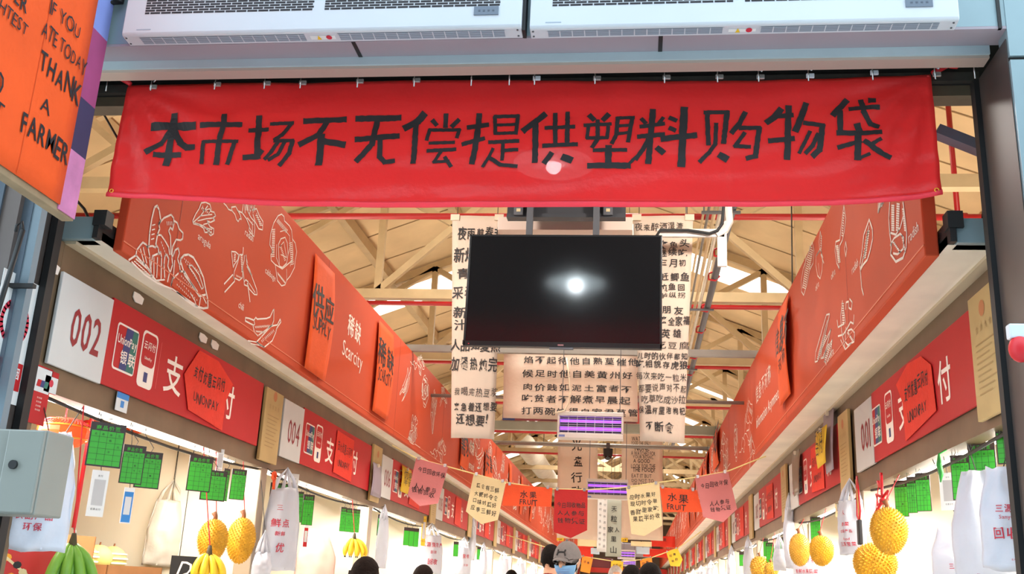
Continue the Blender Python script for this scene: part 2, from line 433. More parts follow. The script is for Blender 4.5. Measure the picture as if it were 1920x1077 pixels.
for k, y in enumerate((17.0, 20.2, 23.3)):
    t = thing('sprinkler_pipe', 'red sprinkler pipe far down the hall, number %s beyond the middle paper sheet' % ['two', 'three', 'four'][k], 'pipe', (XC, y, 4.5), 'red sprinkler pipes')
    MB().tubes([(XC-5.9, y, 4.5), (XC+5.9, y, 4.5)], .024, 8).build('pipe_run', 'redpipe', t, True)
# rails lying across the tops of the two fascias
p = PZ(1070, 659, 3.765); YRAIL = p.y
tag(MB().box((-3.3, YRAIL-.03, 3.732), (2.1, YRAIL+.03, 3.80)).build('cross_rail', 'greypipe'), 'grey steel rail crossing in front of the middle sheet of verses, just under the television', 'rail')
p = PX(1395, 756, FR_); YROD = p.y
tag(MB().tubes([(FL, p.y, p.z), (FR_, p.y, p.z)], .02, 8).build('cross_rod', 'greypipe', None, True), 'thin grey rod between the fascias, ending against the right terracotta fascia', 'rod')
YPIPE = PZ(1150, 837, 3.765).y
tag(MB().tubes([(-3.2, YPIPE, 3.768), (2.2, YPIPE, 3.768)], .034, 10).build('cross_pipe', 'greypipe', None, True), 'slim grey pipe crossing just below the near violet insect lamp', 'pipe')
YTR = PZ(1150, 806, 3.78).y
tag(MB().box((-3.6, YTR-.06, 3.732), (2.5, YTR+.06, 3.86)).build('cable_trough', mat('grey_green_trough', (150, 150, 132), .5, .2, .1, 4)), 'grey green cable trough crossing behind the lower ends of the two long scrolls', 'trough')

# ------------------------------------------------------------------ the front wall: lintel, columns, profiles
YW = 3.43
k = PY(1875, 54, YW); ZL_ = k.z; XRC = k.x
q = PZ(1855, 85, ZL_); YP = q.y
ZP = PY(1440, 108, YP).z
XCR, XCL = 1.327, -2.43
struct(MB().box((-7.4, YW, ZL_+.012), (6.3, YW+.09, 7.3)).build('wall_front', 'panel'))
struct(MB().box((-7.4, YW-.001, ZL_), (6.3, YP, ZL_+.011)).build('trim_1', 'lintelsoffit'))
struct(MB().box((XCL-.3, YP, ZP), (XRC+.0, YP+.078, ZL_)).build('trim_2', 'profile'))
struct(MB().box((XCL-.3, YP+.01, ZP-.012), (XRC, YP+.080, ZP)).build('trim_3', mat('pinkish_soffit_strip', (176, 158, 146), .5, .1)))
p = PY(1440, 136, 3.75); p2 = PY(1440, 152, 3.75)
rail = tag(MB().box((XCL-.02, 3.770, p2.z), (XCR+.01, 3.797, p.z)).build('banner_rail', mat('weathered_rail', (70, 68, 64), .5, .5, .25, 12)), 'dark weathered steel rail under the lintel that carries the banner hooks', 'rail')
struct(MB().box((XCL-.3, 3.80, p2.z+.0), (XCR+.3, 3.92, 4.2)).build('wall_lintel_inner', 'dark'))
struct(MB().box((XCL-.3, 3.81, p2.z-.045), (XCR+.3, 3.90, p2.z)).build('trim_4', mat('brown_inner_batten', (92, 80, 62), .7, 0, .2, 10)))
# right column
zj = PY(1890, 109, YW).z
struct(MB().box((XCR, YW-.003, -.05), (6.3, 3.80, zj-.008)).build('wall_right_column', ['panel']))
struct(MB().box((XCR, YW-.003, zj+.008), (6.3, YW+.088, 7.28)).build('wall_right_column_top', ['panel']))
struct(MB().box((XCR-.004, YW+.012, -.05), (XCR+.001, 3.74, ZP)).build('trim_5', 'reveal'))
struct(MB().box((XCR+.002, YW+.01, zj-.01), (6.2, 3.79, zj+.01)).build('trim_6', 'black'))
p = PY(1867, 0, YW-.001)
struct(MB().box((XRC-.006, YW-.006, ZL_), (XRC+.006, YW+.01, 5.5)).build('trim_7', 'black'))
struct(MB().box((XCR-.022, 3.745, -.05), (XCR+.01, 3.79, ZP)).build('trim_8', 'black'))
for i, px in enumerate((668, 1238)):   # panel joints in the lintel soffit
    a = PZ(px, 90, ZL_)
    struct(MB().box((a.x-.008, YW, ZL_-.002), (a.x+.008, YP, ZL_+.004)).build('trim_%d' % (9+i), 'black'))
# left column: light aluminium post, dark track, reveal panel and a door leaf beyond
a = PY(60, 385, 3.6); b = PY(84, 395, 3.6)
struct(MB().box((a.x, 3.58, -.05), (b.x, 3.62, 4.2)).build('trim_11', mat('slate_blue_post', (116, 132, 142), .45, .2, .1, 4)))
struct(MB().box((-7.4, 3.62, -.05), (XCL-.045, 3.80, 4.2)).build('wall_left_column', 'panel'))
struct(MB().box((XCL-.045, 3.60, -.05), (XCL-.036, 3.76, 3.35)).build('trim_12', 'reveal'))
struct(MB().box((XCL-.03, 3.74, -.05), (XCL, 3.79, 3.35)).build('trim_13', 'black'))
a = PY(58, 385, 3.56); b = PY(40, 385, 3.56); c = PY(8, 385, 3.56)
struct(MB().box((b.x, 3.575, -.05), (a.x, 3.61, 4.2)).build('trim_14', 'glass'))
struct(MB().box((c.x, 3.55, -.05), (b.x, 3.60, 4.2)).build('trim_15', mat('brown_frame', (98, 88, 84), .5, .2, .15, 5)))
struct(MB().box((c.x-1.2, 3.54, -.05), (c.x, 3.60, 4.2)).build('trim_16', 'glass'))
a = PY(0, 535, 3.55); b = PY(60, 550, 3.55)
struct(MB().box((a.x-.5, 3.545, a.z-.008), (b.x, 3.57, a.z+.008)).build('trim_17', 'black'))
# rod leaning against the left door leaf
a = PY(43, 432, 3.5); b = PY(-12, 610, 3.42)
t = thing('pull_rod', 'slim black pull rod leaning beside the left door frame under the orange sign', 'rod', b)
MB().tubes([a, b], .010, 8).build('shaft', 'dark', t, True)
MB().tubes([a+V((-.03, 0, -.005)), a+V((-.032, 0, .02)), a+V((-.01, 0, .035)), a], .006, 6).build('hook', 'dark', t, True)

# ------------------------------------------------------------------ two air curtains over the doorway
def air_curtain(name, px0, px1, pyf, label, lab_px, ctl):
    yb = YW
    # back bottom edge runs along the lintel wall
    L = PY(px0[0], px0[1], yb); Rr = PY(px1[0], px1[1], yb)
    x0, x1, zb = L.x, Rr.x, (L.z+Rr.z)/2
    F = PZ(pyf[0], pyf[1], zb+.012); D = yb-F.y
    yf = F.y; h = .27; zt = zb+h
    t = thing(name, label, 'air curtain', ((x0+x1)/2, yb, zb), 'white air curtains')
    # profile: flat back, sloped underside, small chamfer, upright front with a rounded top
    prof = [(yb-.002, zb), (yf+.008, zb+.004), (yf+.002, zb+.009), (yf, zb+.016), (yf, zt-.05), (yf+.02, zt-.015), (yf+.05, zt), (yb-.002, zt)]
    m = MB(); k = len(prof); n = len(prof)
    vs = [(x0, a, b) for a, b in prof]+[(x1, a, b) for a, b in prof]
    m.add(vs, [tuple(range(k)), tuple(range(2*k-1, k-1, -1))]+[(i, k+i, k+(i+1) % k, (i+1) % k) for i in range(k)])
    bevel(m.build('housing', 'white', t), .006)
    Wd = x1-x0
    fr = Fr((x0, yf, zb), FRONT)
    a0, a1, b0, b1 = .085, Wd*.487, Wd*.515, Wd-.085
    # front intake: rows of short staggered slots
    for u0, u1 in ((a0, a1), (b0, b1)):
        m = MB(); v = .098; row = 0
        while v < h-.04:
            u = u0+(0 if row % 2 else -.022)
            while u < u1:
                p0, p1 = max(u, u0), min(u+.040, u1)
                if p1-p0 > .006: m.box((p0, v, -.001), (p1, v+.0075, .0012), 0, fr)
                u += .045
            v += .0115; row += 1
        m.build('intake_grille', 'slot', t)
    # underside outlets: blue-grey recess with white vanes
    d0, d1 = .018, D-.014
    ub = Fr((x0, yf, zb+.003), (0, 0, -1), (0, 1, 0))
    ul = V((x0, 0, 0))
    sl = .004/(D-.008)
    def under(u, d, n): return V((x0+u, yf+d, zb+.004-(d-.008)*sl-n))
    for u0, u1 in ((a0-.02, a1-.035), (b0+.055, b1+.02)):
        m = MB(); c = .5*(u0+u1)
        m.add([under(u0, d0, .0012), under(u1, d0, .0012), under(u1, d1, .0012), under(u0, d1, .0012)], [(0, 1, 2, 3)], 0)
        for r in range(4):
            d = d0+(d1-d0)*r/4
            m.add([under(u0, d, .002), under(u1, d, .002), under(u1, d+.003, .002), under(u0, d+.003, .002)], [(0, 1, 2, 3)], 1)
        u = u0
        while u < u1:
            m.add([under(u, d0, .0024), under(u+.004, d0, .0024), under(u+.004, d1, .0024), under(u, d1, .0024)], [(0, 1, 2, 3)], 2)
            u += .047
        m.build('outlet_grille', ['vane', mat('vane_shadow', (104, 112, 124), .6), 'white'], t)
    # warning label on the underside, control panel on the front
    u0 = lab_px(x0, zb); m = MB()
    m.add([under(u0, d0+.012, .0016), under(u0+.10, d0+.012, .0016), under(u0+.10, d1-.01, .0016), under(u0, d1-.01, .0016)], [(0, 1, 2, 3)], 0)
    dm = (d0+d1)/2
    m.add([under(u0+.025, dm+.014, .0022), under(u0+.043, dm+.014, .0022), under(u0+.034, dm-.014, .0022)], [(0, 1, 2)], 1)
    cc = [under(u0+.075+.012*math.cos(a*.524), dm+.014*math.sin(a*.524), .0022) for a in range(12)]
    m.add(cc, [tuple(range(12))], 2)
    m.build('warning_label', ['whitepaper', mat('label_yellow', (220, 180, 40), .5), 'redink'], t)
    m = MB(); m.box((Wd-.185, .058, 0), (Wd-.09, .094, .004), 0, fr)
    for q in range(4): m.box((Wd-.168+q*.018, .072, .004), (Wd-.16+q*.018, .079, .0048), 1, fr)
    m.build('control_panel', ['lcd', mat('dim_buttons', (70, 78, 92), .4)], t)
    m = MB()
    for du in (.012, Wd-.016):
        for d in (.02, D-.02): m.tubes([under(du, d, -.001), under(du, d, .003)], .004, 8)
    m.build('screw', 'steelgrey', t)
    m = MB(); m.box((.06, .026, 0), (.12, .030, .0008), 0, fr); m.build('printed_mark', 'vane', t)
air_curtain('air_curtain', (245, 85), (981, 74.5), (228, 63), 'left white air curtain over the doorway, nearer the orange sign', lambda x0, z: PZ(582, 70, z).x-x0, 0)
air_curtain('air_curtain', (996, 74), (1789, 57.5), (990, 50), 'right white air curtain over the doorway, nearer the right column', lambda x0, z: PZ(1366, 57, z).x-x0, 0)
MB_gap = MB().box((PY(982, 60, YW).x, YW-.06, ZL_+.0), (PY(988, 60, YW).x, YW, 4.0)).build('gap_strip', 'black')
tag(MB_gap, 'narrow dark strip between the two white air curtains', 'strip')

# ------------------------------------------------------------------ the red banner
YB = 3.75
top = [(240, 160), (420, 155), (567, 155), (780, 150), (1005, 150), (1248, 151), (1424, 150), (1637, 144), (1745, 139)]
bot = [(195, 366), (330, 371), (492, 381), (700, 385), (950, 386), (1250, 385), (1548, 381), (1690, 373), (1771, 361)]
def lerp(poly, t):
    x = poly[0][0]+(poly[-1][0]-poly[0][0])*t
    for (x0, y0), (x1, y1) in zip(poly, poly[1:]):
        if x <= x1: return x, y0+(y1-y0)*(x-x0)/(x1-x0)
    return poly[-1]
NT = [PY(*lerp(top, i/60), YB) for i in range(61)]; NB = [PY(*lerp(bot, i/60), YB) for i in range(61)]
def samp(A, t):
    t = min(max(t, 0), 1)*60; i = min(int(t), 59); return A[i].lerp(A[i+1], t-i)
from mathutils import noise as mn
def wrinkle(a, b):
    x = a*12
    w = .010*math.sin(a*9+b*3)*b+.007*mn.noise(V((a*20, b*4, 3)))
    # pulls that fan down from the two upper corners
    for cx, sg in ((0, 1), (1, -1)):
        dx = (a-cx)*sg*2.9; dy = b*.45
        r = math.hypot(dx, dy)+1e-4; th = math.atan2(dy, dx+1e-6)
        w += .006*math.sin(th*17)*math.exp(-((r-.25)/.3)**2)
    w += .0035*math.sin(b*26+a*7+2*mn.noise(V((a*6, b*2, 9))))*(.4+.6*b)
    return w
def cloth(a, b):       # a along the banner, b downwards
    p = samp(NT, a).lerp(samp(NB, a), b)
    return V((p.x, YB+.004-wrinkle(a, b)+.022*b, p.z))
def bmat():
    m = mat('red_banner_cloth', (240, 62, 62), .32, 0, .05, 3, .30, 30, spec=.4, trans=.42)
    nt = m.node_tree; out = nt.nodes['Material Output']; src = out.inputs['Surface'].links[0].from_socket
    tp = nt.nodes.new('ShaderNodeBsdfTransparent'); ms = nt.nodes.new('ShaderNodeMixShader'); ms.inputs[0].default_value = .07   # open weave
    nt.links.new(src, ms.inputs[1]); nt.links.new(tp.outputs[0], ms.inputs[2]); nt.links.new(ms.outputs[0], out.inputs['Surface'])
    return m
bt = thing('banner', 'long red cloth banner with thirteen black painted characters hanging under the lintel', 'banner', (samp(NB, .5).x, YB, samp(NB, .5).z))
MB().grid(lambda i, j: cloth(i, 1-j*.962-.0) if False else cloth(i, .962*(1-j)), 150, 34, .0015).build('cloth', bmat(), bt, True)
MB().grid(lambda i, j: cloth(i, .955+.045*(1-j))+V((0, -.003-.004*math.sin(j*3.1), 0)), 120, 3, .003).build('bottom_hem', mat('red_banner_hem_backlit', (252, 92, 108), .45, 0, .05, 3, .3, 26, trans=.5), bt, True)  # hem colour lightened to stand for roof light passing through
def inv(x, y):      # image point to banner coordinates
    P = PY(x, y, YB); a = (P.x-NT[0].x)/(NT[-1].x-NT[0].x)
    for _ in range(6):
        t, u = samp(NT, a), samp(NB, a); b = (P.z-t.z)/(u.z-t.z); X = t.x+(u.x-t.x)*b; a += (P.x-X)/2.95
    return a, b
def on_cloth(u, v, n): # u, v in metres measured like the world's X and Z
    a = (u-NT[0].x)/(NT[-1].x-NT[0].x)
    for _ in range(4):
        t, w = samp(NT, a), samp(NB, a); b = (v-t.z)/(w.z-t.z); a += (u-(t.x+(w.x-t.x)*b))/2.95
    q = cloth(a, b); return V((u, q.y-n, v))
K6 = lambda p: (200+p[0]/2.4, 130+p[1]/2.4)
K7 = lambda p: (950+p[0]/2.2588, 130+p[1]/2.2588)
ST = [
 (6, [(40, (205, 255), (388, 252)), (36, (303, 205), (298, 250), (272, 380), (262, 420)), (28, (285, 275), (240, 330), (178, 370)), (32, (300, 275), (330, 330), (358, 350), (384, 346)), (26, (212, 380), (325, 382))]),
 (6, [(28, (528, 205), (525, 250), (508, 300), (485, 415)), (26, (425, 250), (600, 245)), (20, (430, 320), (420, 415)), (18, (430, 320), (585, 322)), (22, (572, 330), (535, 415))]),
 (6, [(22, (640, 270), (718, 265)), (30, (682, 212), (672, 388)), (26, (612, 390), (672, 386), (690, 362)), (18, (735, 240), (835, 237)), (20, (828, 240), (785, 290), (752, 312)), (18, (752, 318), (835, 315)), (22, (832, 318), (815, 370), (772, 422)), (18, (768, 322), (735, 365), (705, 395)), (18, (795, 325), (765, 375), (722, 398))]),
 (6, [(28, (890, 230), (1070, 222)), (28, (985, 240), (950, 290), (865, 330)), (34, (962, 295), (948, 415)), (32, (980, 320), (1062, 332))]),
 (6, [(30, (1125, 218), (1315, 212)), (28, (1120, 310), (1308, 295)), (28, (1215, 225), (1190, 330), (1120, 402)), (24, (1228, 310), (1222, 385), (1245, 408), (1285, 402))]),
 (6, [(36, (1425, 200), (1395, 230), (1342, 258)), (26, (1390, 245), (1375, 410)), (22, (1465, 225), (1480, 242)), (22, (1525, 200), (1522, 250)), (22, (1580, 222), (1552, 248)), (18, (1438, 310), (1450, 266), (1585, 266), (1574, 300)), (16, (1450, 325), (1560, 322)), (18, (1440, 358), (1565, 352)), (16, (1500, 362), (1468, 410), (1535, 405)), (18, (1518, 388), (1545, 428))]),
 (6, [(24, (1625, 255), (1712, 245)), (28, (1675, 200), (1665, 300), (1640, 412)), (20, (1600, 330), (1695, 306)), (18, (1745, 210), (1748, 285)), (18, (1745, 208), (1852, 205)), (18, (1850, 205), (1840, 285)), (16, (1748, 246), (1838, 243)), (16, (1748, 284), (1840, 282)), (18, (1720, 322), (1850, 316)), (18, (1782, 320), (1777, 400)), (18, (1785, 358), (1845, 354)), (16, (1735, 350), (1715, 390), (1690, 430)), (20, (1718, 388), (1770, 425), (1842, 432))]),
 (7, [(28, (160, 188), (125, 215), (72, 255)), (26, (122, 220), (118, 385)), (20, (205, 185), (205, 310)), (20, (258, 180), (255, 310)), (18, (165, 245), (285, 240)), (20, (155, 318), (295, 312)), (24, (188, 352), (160, 390)), (30, (240, 368), (270, 380))]),
 (7, [(24, (352, 195), (368, 210)), (24, (430, 190), (410, 210)), (16, (330, 235), (440, 228)), (16, (345, 245), (340, 285), (425, 285), (430, 240)), (18, (385, 215), (385, 290), (362, 325)), (18, (470, 202), (465, 270), (446, 308)), (16, (470, 202), (538, 200)), (18, (532, 202), (515, 300)), (14, (470, 236), (525, 232)), (14, (468, 268), (520, 262)), (18, (370, 340), (505, 338)), (28, (432, 325), (430, 395)), (26, (348, 405), (518, 402)), (14, (515, 398), (542, 372))]),
 (7, [(26, (620, 172), (600, 390)), (18, (572, 208), (588, 225)), (18, (662, 205), (645, 228)), (20, (558, 280), (665, 274)), (20, (598, 295), (575, 340), (548, 375)), (26, (640, 332), (662, 350)), (18, (568, 240), (665, 230)), (20, (692, 205), (716, 215)), (20, (692, 248), (712, 256)), (26, (660, 292), (800, 276)), (32, (752, 166), (740, 402))]),
 (7, [(20, (850, 180), (855, 312)), (18, (840, 180), (940, 180)), (22, (934, 182), (920, 305)), (18, (888, 228), (885, 310), (858, 350), (820, 388)), (30, (905, 362), (930, 376)), (22, (1010, 182), (985, 230), (955, 264)), (20, (990, 246), (1072, 246)), (22, (1070, 248), (1055, 365), (1020, 374)), (18, (1008, 268), (968, 322), (1030, 325))]),
 (7, [(28, (1160, 168), (1135, 200), (1105, 222)), (22, (1140, 196), (1210, 192)), (22, (1115, 298), (1215, 290)), (26, (1195, 157), (1190, 370)), (26, (1268, 145), (1245, 210), (1225, 255)), (20, (1262, 225), (1342, 236)), (24, (1338, 238), (1328, 335), (1302, 358)), (16, (1285, 262), (1262, 310), (1242, 348)), (18, (1320, 272), (1298, 320), (1270, 348))]),
 (7, [(26, (1440, 130), (1385, 190)), (24, (1412, 178), (1416, 268)), (20, (1455, 166), (1575, 160)), (22, (1502, 130), (1512, 180), (1545, 225), (1575, 236)), (26, (1540, 130), (1556, 131)), (28, (1488, 232), (1495, 250)), (22, (1405, 265), (1585, 262)), (20, (1410, 322), (1500, 298)), (28, (1492, 280), (1490, 370)), (14, (1490, 372), (1540, 352)), (22, (1520, 300), (1560, 330), (1628, 362)), (16, (1585, 292), (1552, 312))]),
]
sc_px = (PY(1000, 270, YB)-PY(900, 270, YB)).length/100
for wch, strokes in ST:
    Kx = K6 if wch == 6 else K7; kk = 2.4 if wch == 6 else 2.2588
    m = MB()
    for s_ in strokes:
        pts = []
        for q in s_[1:]:
            P = PY(*Kx(q), YB); pts.append((P.x, P.z))
        m.ribbon(on_cloth, pts, s_[0]/kk*sc_px*.98, .0035, 0, .12)
    m.build('painted_character', 'ink', bt)
m = MB()
for k in ((205, 355), (1760, 352)):
    a, b = inv(*k); P = cloth(a, b)+V((0, -.004, 0)); m.tubes([P+V((math.cos(i*.785)*.008, 0, math.sin(i*.785)*.008)) for i in range(8)], .0025, 6, closed=True)
m.build('eyelet', 'gold', bt, True)
m = MB()
for k in ((245, 158), (1748, 138)):
    P = PY(*k, YB-.012); s_ = -1 if k[0] < 900 else 1
    m.tubes([P, P+V((.03*s_, -.004, .02)), P+V((.07*s_, .0, .035))], [.010, .014, .006], 6)
    m.tubes([P+V((.07*s_, 0, .035)), P+V((.10*s_, .006, .03))], [.012, .008], 6)
m.build('corner_tie', 'ribbon', bt, True)
# hooks and clips along the rail
HK = [(204, 148, 0), (287, 150, 1), (407, 145, 1), (500, 143, 1), (567, 142, 1), (674, 139, 1), (780, 137, 1), (887, 132, 0), (958, 131, 0), (1005, 133, 2), (1118, 133, 1), (1248, 131, 1), (1347, 130, 1), (1424, 130, 1), (1517, 128, 2), (1637, 122, 2), (1754, 125, 1), (1828, 122, 0)]
NUM = ['first', 'second', 'third', 'fourth', 'fifth', 'sixth', 'seventh', 'eighth', 'ninth', 'tenth', 'eleventh', 'twelfth', 'thirteenth', 'fourteenth', 'fifteenth', 'sixteenth', 'seventeenth', 'eighteenth']
for i, (px, py, cl) in enumerate(HK):
    P = PY(px, py, YB-.035); P.y = YB-.035
    zt = ZP-.012; z0 = P.z
    lab = '%s banner rail hook from the left, %s' % (NUM[i], ['without a clip', 'with a grey clip', 'with a shiny white clip'][cl])
    t = thing('banner_hook', lab, 'hook', (P.x, P.y, z0), 'hooks along the banner rail')
    s_ = .014
    MB().tubes([(P.x-.004, P.y, zt), (P.x-.004, P.y, z0+.02), (P.x, P.y, z0-.004), (P.x+s_*.6, P.y-.004, z0-.012), (P.x+s_*1.3, P.y-.006, z0-.002), (P.x+s_*1.7, P.y-.008, z0+.018)], .0034, 6).build('wire_hook', 'chrome', t, True)
    if cl:
        f2 = Fr((P.x+.004, P.y+.005, z0-.03), FRONT)
        bevel(MB().box((-.016, -.012, -.004), (.016, .008, .006), 0, f2).build('clip', 'white' if cl == 2 else mat('grey_clip', (168, 162, 158), .3, .5), t), .003)

# ------------------------------------------------------------------ terracotta fascias along both sides of the aisle
def fascia(side):
    left = side == 'left'
    x = FL if left else FR_
    fr = Fr((x, 0, 0), LWALL if left else RWALL)
    t = thing('fascia_board', 'long terracotta fascia printed with white vegetable drawings along the %s side of the aisle' % side, 'fascia', (x, 4.05, ZS), 'terracotta fascias')
    d = .045 if left else .058
    m = MB(); u0, u1 = (4.05, YEND-.2) if left else (-(YEND-.2), -4.05)
    m.box((u0, ZS, -d), (u1, ZT, 0), 0, fr)
    bevel(m.build('board', 'fascia', t), .006)
    for i in range(9):
        ym = 4.6+i*5; a, b = sorted((x-(d if left else -d), x+(-.0515 if left else .0645)))
        MB().box((a, ym, 2.865), (b, ym+.06, 2.875)).build('mounting_bracket', 'dark', t)
    y = 4.55 if left else 5.55
    while y < YEND-1:
        u = y if left else -y
        MB().box((u-.003, ZS+.002, -.001), (u+.003, ZT-.002, .0012), 0, fr).build('panel_joint', mat('fascia_joint', (160, 62, 44), .6), t); y += 2.44
    m = MB(); m.box((u0, ZS+.045, 0), (u1, ZS+.050, .003), 0, fr)
    m.build('lower_crease', mat('fascia_crease', (222, 120, 84), .5), t)
    return t, fr
FT, FF = {}, {}
for s_ in ('left', 'right'): FT[s_], FF[s_] = fascia(s_)
def traced(fr, origin, scale, lines):  # lines traced in an enlarged crop -> plane coordinates
    out = []
    for w, *pts in lines: out.append((w, [fr.hit(origin[0]+p[0]*scale, origin[1]+p[1]*scale) for p in pts]))
    return out
def hatch(a, b, n, l, dirn):       # short strokes along a-b
    out = []
    for i in range(n):
        t = (i+.5)/n; x, y = a[0]+(b[0]-a[0])*t, a[1]+(b[1]-a[1])*t
        out.append((3, (x, y), (x+dirn[0]*l, y+dirn[1]*l)))
    return out
CO, CS = (230, 370), 330/1226
DRAW = {}
DRAW['lettuce'] = [(6, (180, 340), (185, 250), (200, 150), (220, 70), (238, 60), (252, 90), (262, 160), (250, 190), (255, 220), (240, 260), (228, 330)),
 (5, (250, 185), (285, 145), (335, 122), (352, 145), (355, 180), (345, 230), (330, 210), (318, 235), (330, 270), (335, 400)),
 (5, (358, 165), (378, 180), (390, 220), (418, 250), (415, 290), (400, 300), (370, 295), (345, 345), (340, 410)),
 (5, (240, 262), (265, 265), (290, 300), (318, 350), (325, 400)), (5, (90, 405), (95, 370), (120, 335), (138, 315), (160, 330), (175, 355), (185, 410), (190, 500)),
 (5, (165, 345), (205, 340), (225, 350), (232, 335), (245, 355), (250, 400), (262, 380), (268, 420), (265, 570)), (5, (195, 560), (195, 480), (205, 410), (240, 395)),
 (5, (40, 438), (90, 405), (130, 450), (165, 480), (190, 520)), (5, (290, 560), (285, 470), (292, 410), (305, 400), (318, 430), (312, 480), (325, 520), (310, 590)),
 (5, (340, 420), (352, 400), (362, 370), (385, 355), (392, 390), (380, 430), (392, 470), (400, 520)), (5, (330, 520), (345, 470), (340, 420)), (5, (335, 620), (345, 570), (385, 530)),
 (4, (360, 440), (350, 560), (335, 620)), (4, (120, 360), (150, 470)), (4, (140, 350), (165, 460)), (4, (240, 420), (235, 560)), (4, (215, 420), (215, 550)), (4, (60, 450), (150, 540), (240, 600), (345, 640), (430, 700), (520, 760)),
 (4, (90, 430), (170, 500), (230, 580), (290, 575))] + hatch((205, 180), (195, 310), 4, 20, (1, -.3)) + hatch((262, 300), (300, 400), 5, 12, (.2, 1)) + hatch((300, 170), (345, 170), 4, 25, (.1, 1)) + hatch((70, 440), (200, 560), 9, 16, (.9, .5))
DRAW['melon'] = [(6, (400, 470), (402, 430), (425, 404), (455, 400), (490, 420), (530, 490), (560, 560), (575, 640), (590, 710), (592, 770), (560, 775), (500, 760), (430, 710), (375, 660)),
 (6, (405, 460), (430, 545), (480, 610), (530, 690), (575, 680)), (4, (455, 480), (500, 540), (548, 640), (560, 630), (530, 540), (480, 475), (458, 476)), (5, (540, 700), (530, 760)), (5, (395, 515), (430, 520), (470, 590), (520, 660)),
 (4, (470, 670), (500, 720), (510, 755)), (4, (555, 690), (580, 740))] + hatch((420, 420), (545, 530), 10, 9, (.3, 1)) + hatch((430, 440), (530, 600), 10, 9, (.3, 1)) + hatch((375, 560), (520, 720), 10, 9, (.3, 1)) + hatch((400, 540), (510, 660), 9, 9, (.3, 1)) + hatch((370, 600), (470, 700), 8, 9, (.3, 1))
DRAW['arugula'] = [(4, (485, 165), (505, 120), (530, 80), (545, 40), (575, 35), (605, 50), (615, 85), (600, 95), (635, 105), (645, 130), (625, 145), (640, 160), (610, 175), (585, 165), (605, 205), (632, 220), (630, 255), (610, 268), (590, 245), (570, 245), (560, 215), (530, 195), (490, 185), (485, 165)),
 (4, (490, 175), (540, 130), (590, 60)), (4, (500, 180), (560, 200), (615, 250)), (3, (540, 130), (620, 120)), (3, (560, 110), (555, 60)), (3, (560, 190), (600, 180)), (3, (575, 90), (605, 80)), (3, (520, 165), (580, 150), (625, 145)), (3, (580, 215), (620, 225)), (3, (590, 235), (600, 262))] + hatch((540, 80), (600, 120), 6, 16, (.4, -.7)) + hatch((560, 200), (620, 240), 5, 16, (.2, .9))
DRAW['radish_leaves'] = [(4, (702, 42), (720, 60), (735, 85), (760, 95), (755, 70), (785, 65), (800, 95), (830, 108), (860, 150), (880, 200), (878, 235), (912, 275), (918, 220), (915, 170), (890, 140), (870, 100), (860, 45)), (4, (760, 95), (780, 120), (790, 155), (803, 170), (812, 150), (825, 155), (815, 120), (800, 95)), (4, (900, 90), (930, 80), (950, 130), (975, 170), (972, 228), (945, 220), (920, 170), (905, 120)),
 (3, (880, 210), (905, 255)), (3, (900, 170), (902, 240)), (3, (930, 110), (955, 200)), (4, (830, 108), (838, 50)), (3, (850, 110), (848, 50)), (3, (880, 120), (900, 45)), (3, (905, 110), (920, 50))] + hatch((845, 50), (920, 60), 8, 40, (.1, 1)) + hatch((860, 140), (900, 190), 6, 20, (.5, .3)) + hatch((920, 120), (960, 200), 6, 16, (1, .2))
DRAW['chilli_plant'] = [(4, (755, 378), (785, 382), (805, 400), (800, 435), (775, 470), (768, 490), (762, 440), (755, 378)), (4, (838, 350), (835, 400), (812, 400), (800, 450), (775, 520), (770, 560), (810, 580), (832, 560), (835, 480), (845, 440), (845, 405)), (4, (858, 402), (862, 465), (885, 510), (900, 560), (930, 640), (935, 680), (915, 678), (880, 640), (865, 600)), (4, (845, 590), (855, 575), (872, 590), (868, 620), (845, 610), (842, 560), (835, 500)),
 (5, (705, 605), (765, 540)), (5, (708, 662), (778, 585), (775, 560)), (5, (870, 620), (885, 730)), (3, (855, 405), (868, 460)), (3, (880, 600), (920, 665))] + hatch((832, 400), (838, 520), 10, 14, (-.9, .4)) + hatch((860, 480), (890, 540), 8, 14, (.8, .5)) + hatch((785, 540), (830, 560), 5, 14, (.3, .8)) + hatch((775, 390), (770, 450), 5, 12, (1, .2))
DRAW['cabbage'] = [(4, (1080, 130), (1105, 118), (1122, 135), (1125, 165), (1160, 200), (1175, 230), (1180, 290), (1200, 320), (1210, 380), (1200, 440), (1195, 490), (1165, 550), (1140, 580), (1130, 610), (1105, 618), (1075, 580), (1065, 500), (1060, 470), (1032, 440), (1030, 400), (1045, 380), (1022, 330), (1030, 250), (1050, 180), (1080, 130)),
 (4, (1090, 480), (1085, 400), (1082, 330), (1100, 290), (1130, 280), (1145, 320), (1150, 400), (1140, 460), (1110, 490), (1090, 480)), (3, (1095, 240), (1130, 230), (1160, 270), (1165, 340), (1150, 400)), (4, (1062, 470), (1110, 500), (1180, 440)), (3, (1070, 330), (1068, 420), (1090, 480)), (3, (1090, 350), (1120, 310), (1140, 420), (1100, 400)), (3, (1140, 500), (1140, 580)), (3, (1180, 300), (1185, 400), (1165, 480))] + hatch((1040, 220), (1035, 420), 16, 20, (1, -.1)) + hatch((1080, 150), (1150, 230), 12, 26, (-.5, .8)) + hatch((1175, 310), (1190, 470), 12, 18, (-1, .3)) + hatch((1075, 520), (1130, 590), 12, 22, (.2, .9)) + hatch((1100, 330), (1135, 440), 10, 14, (-.6, .6))
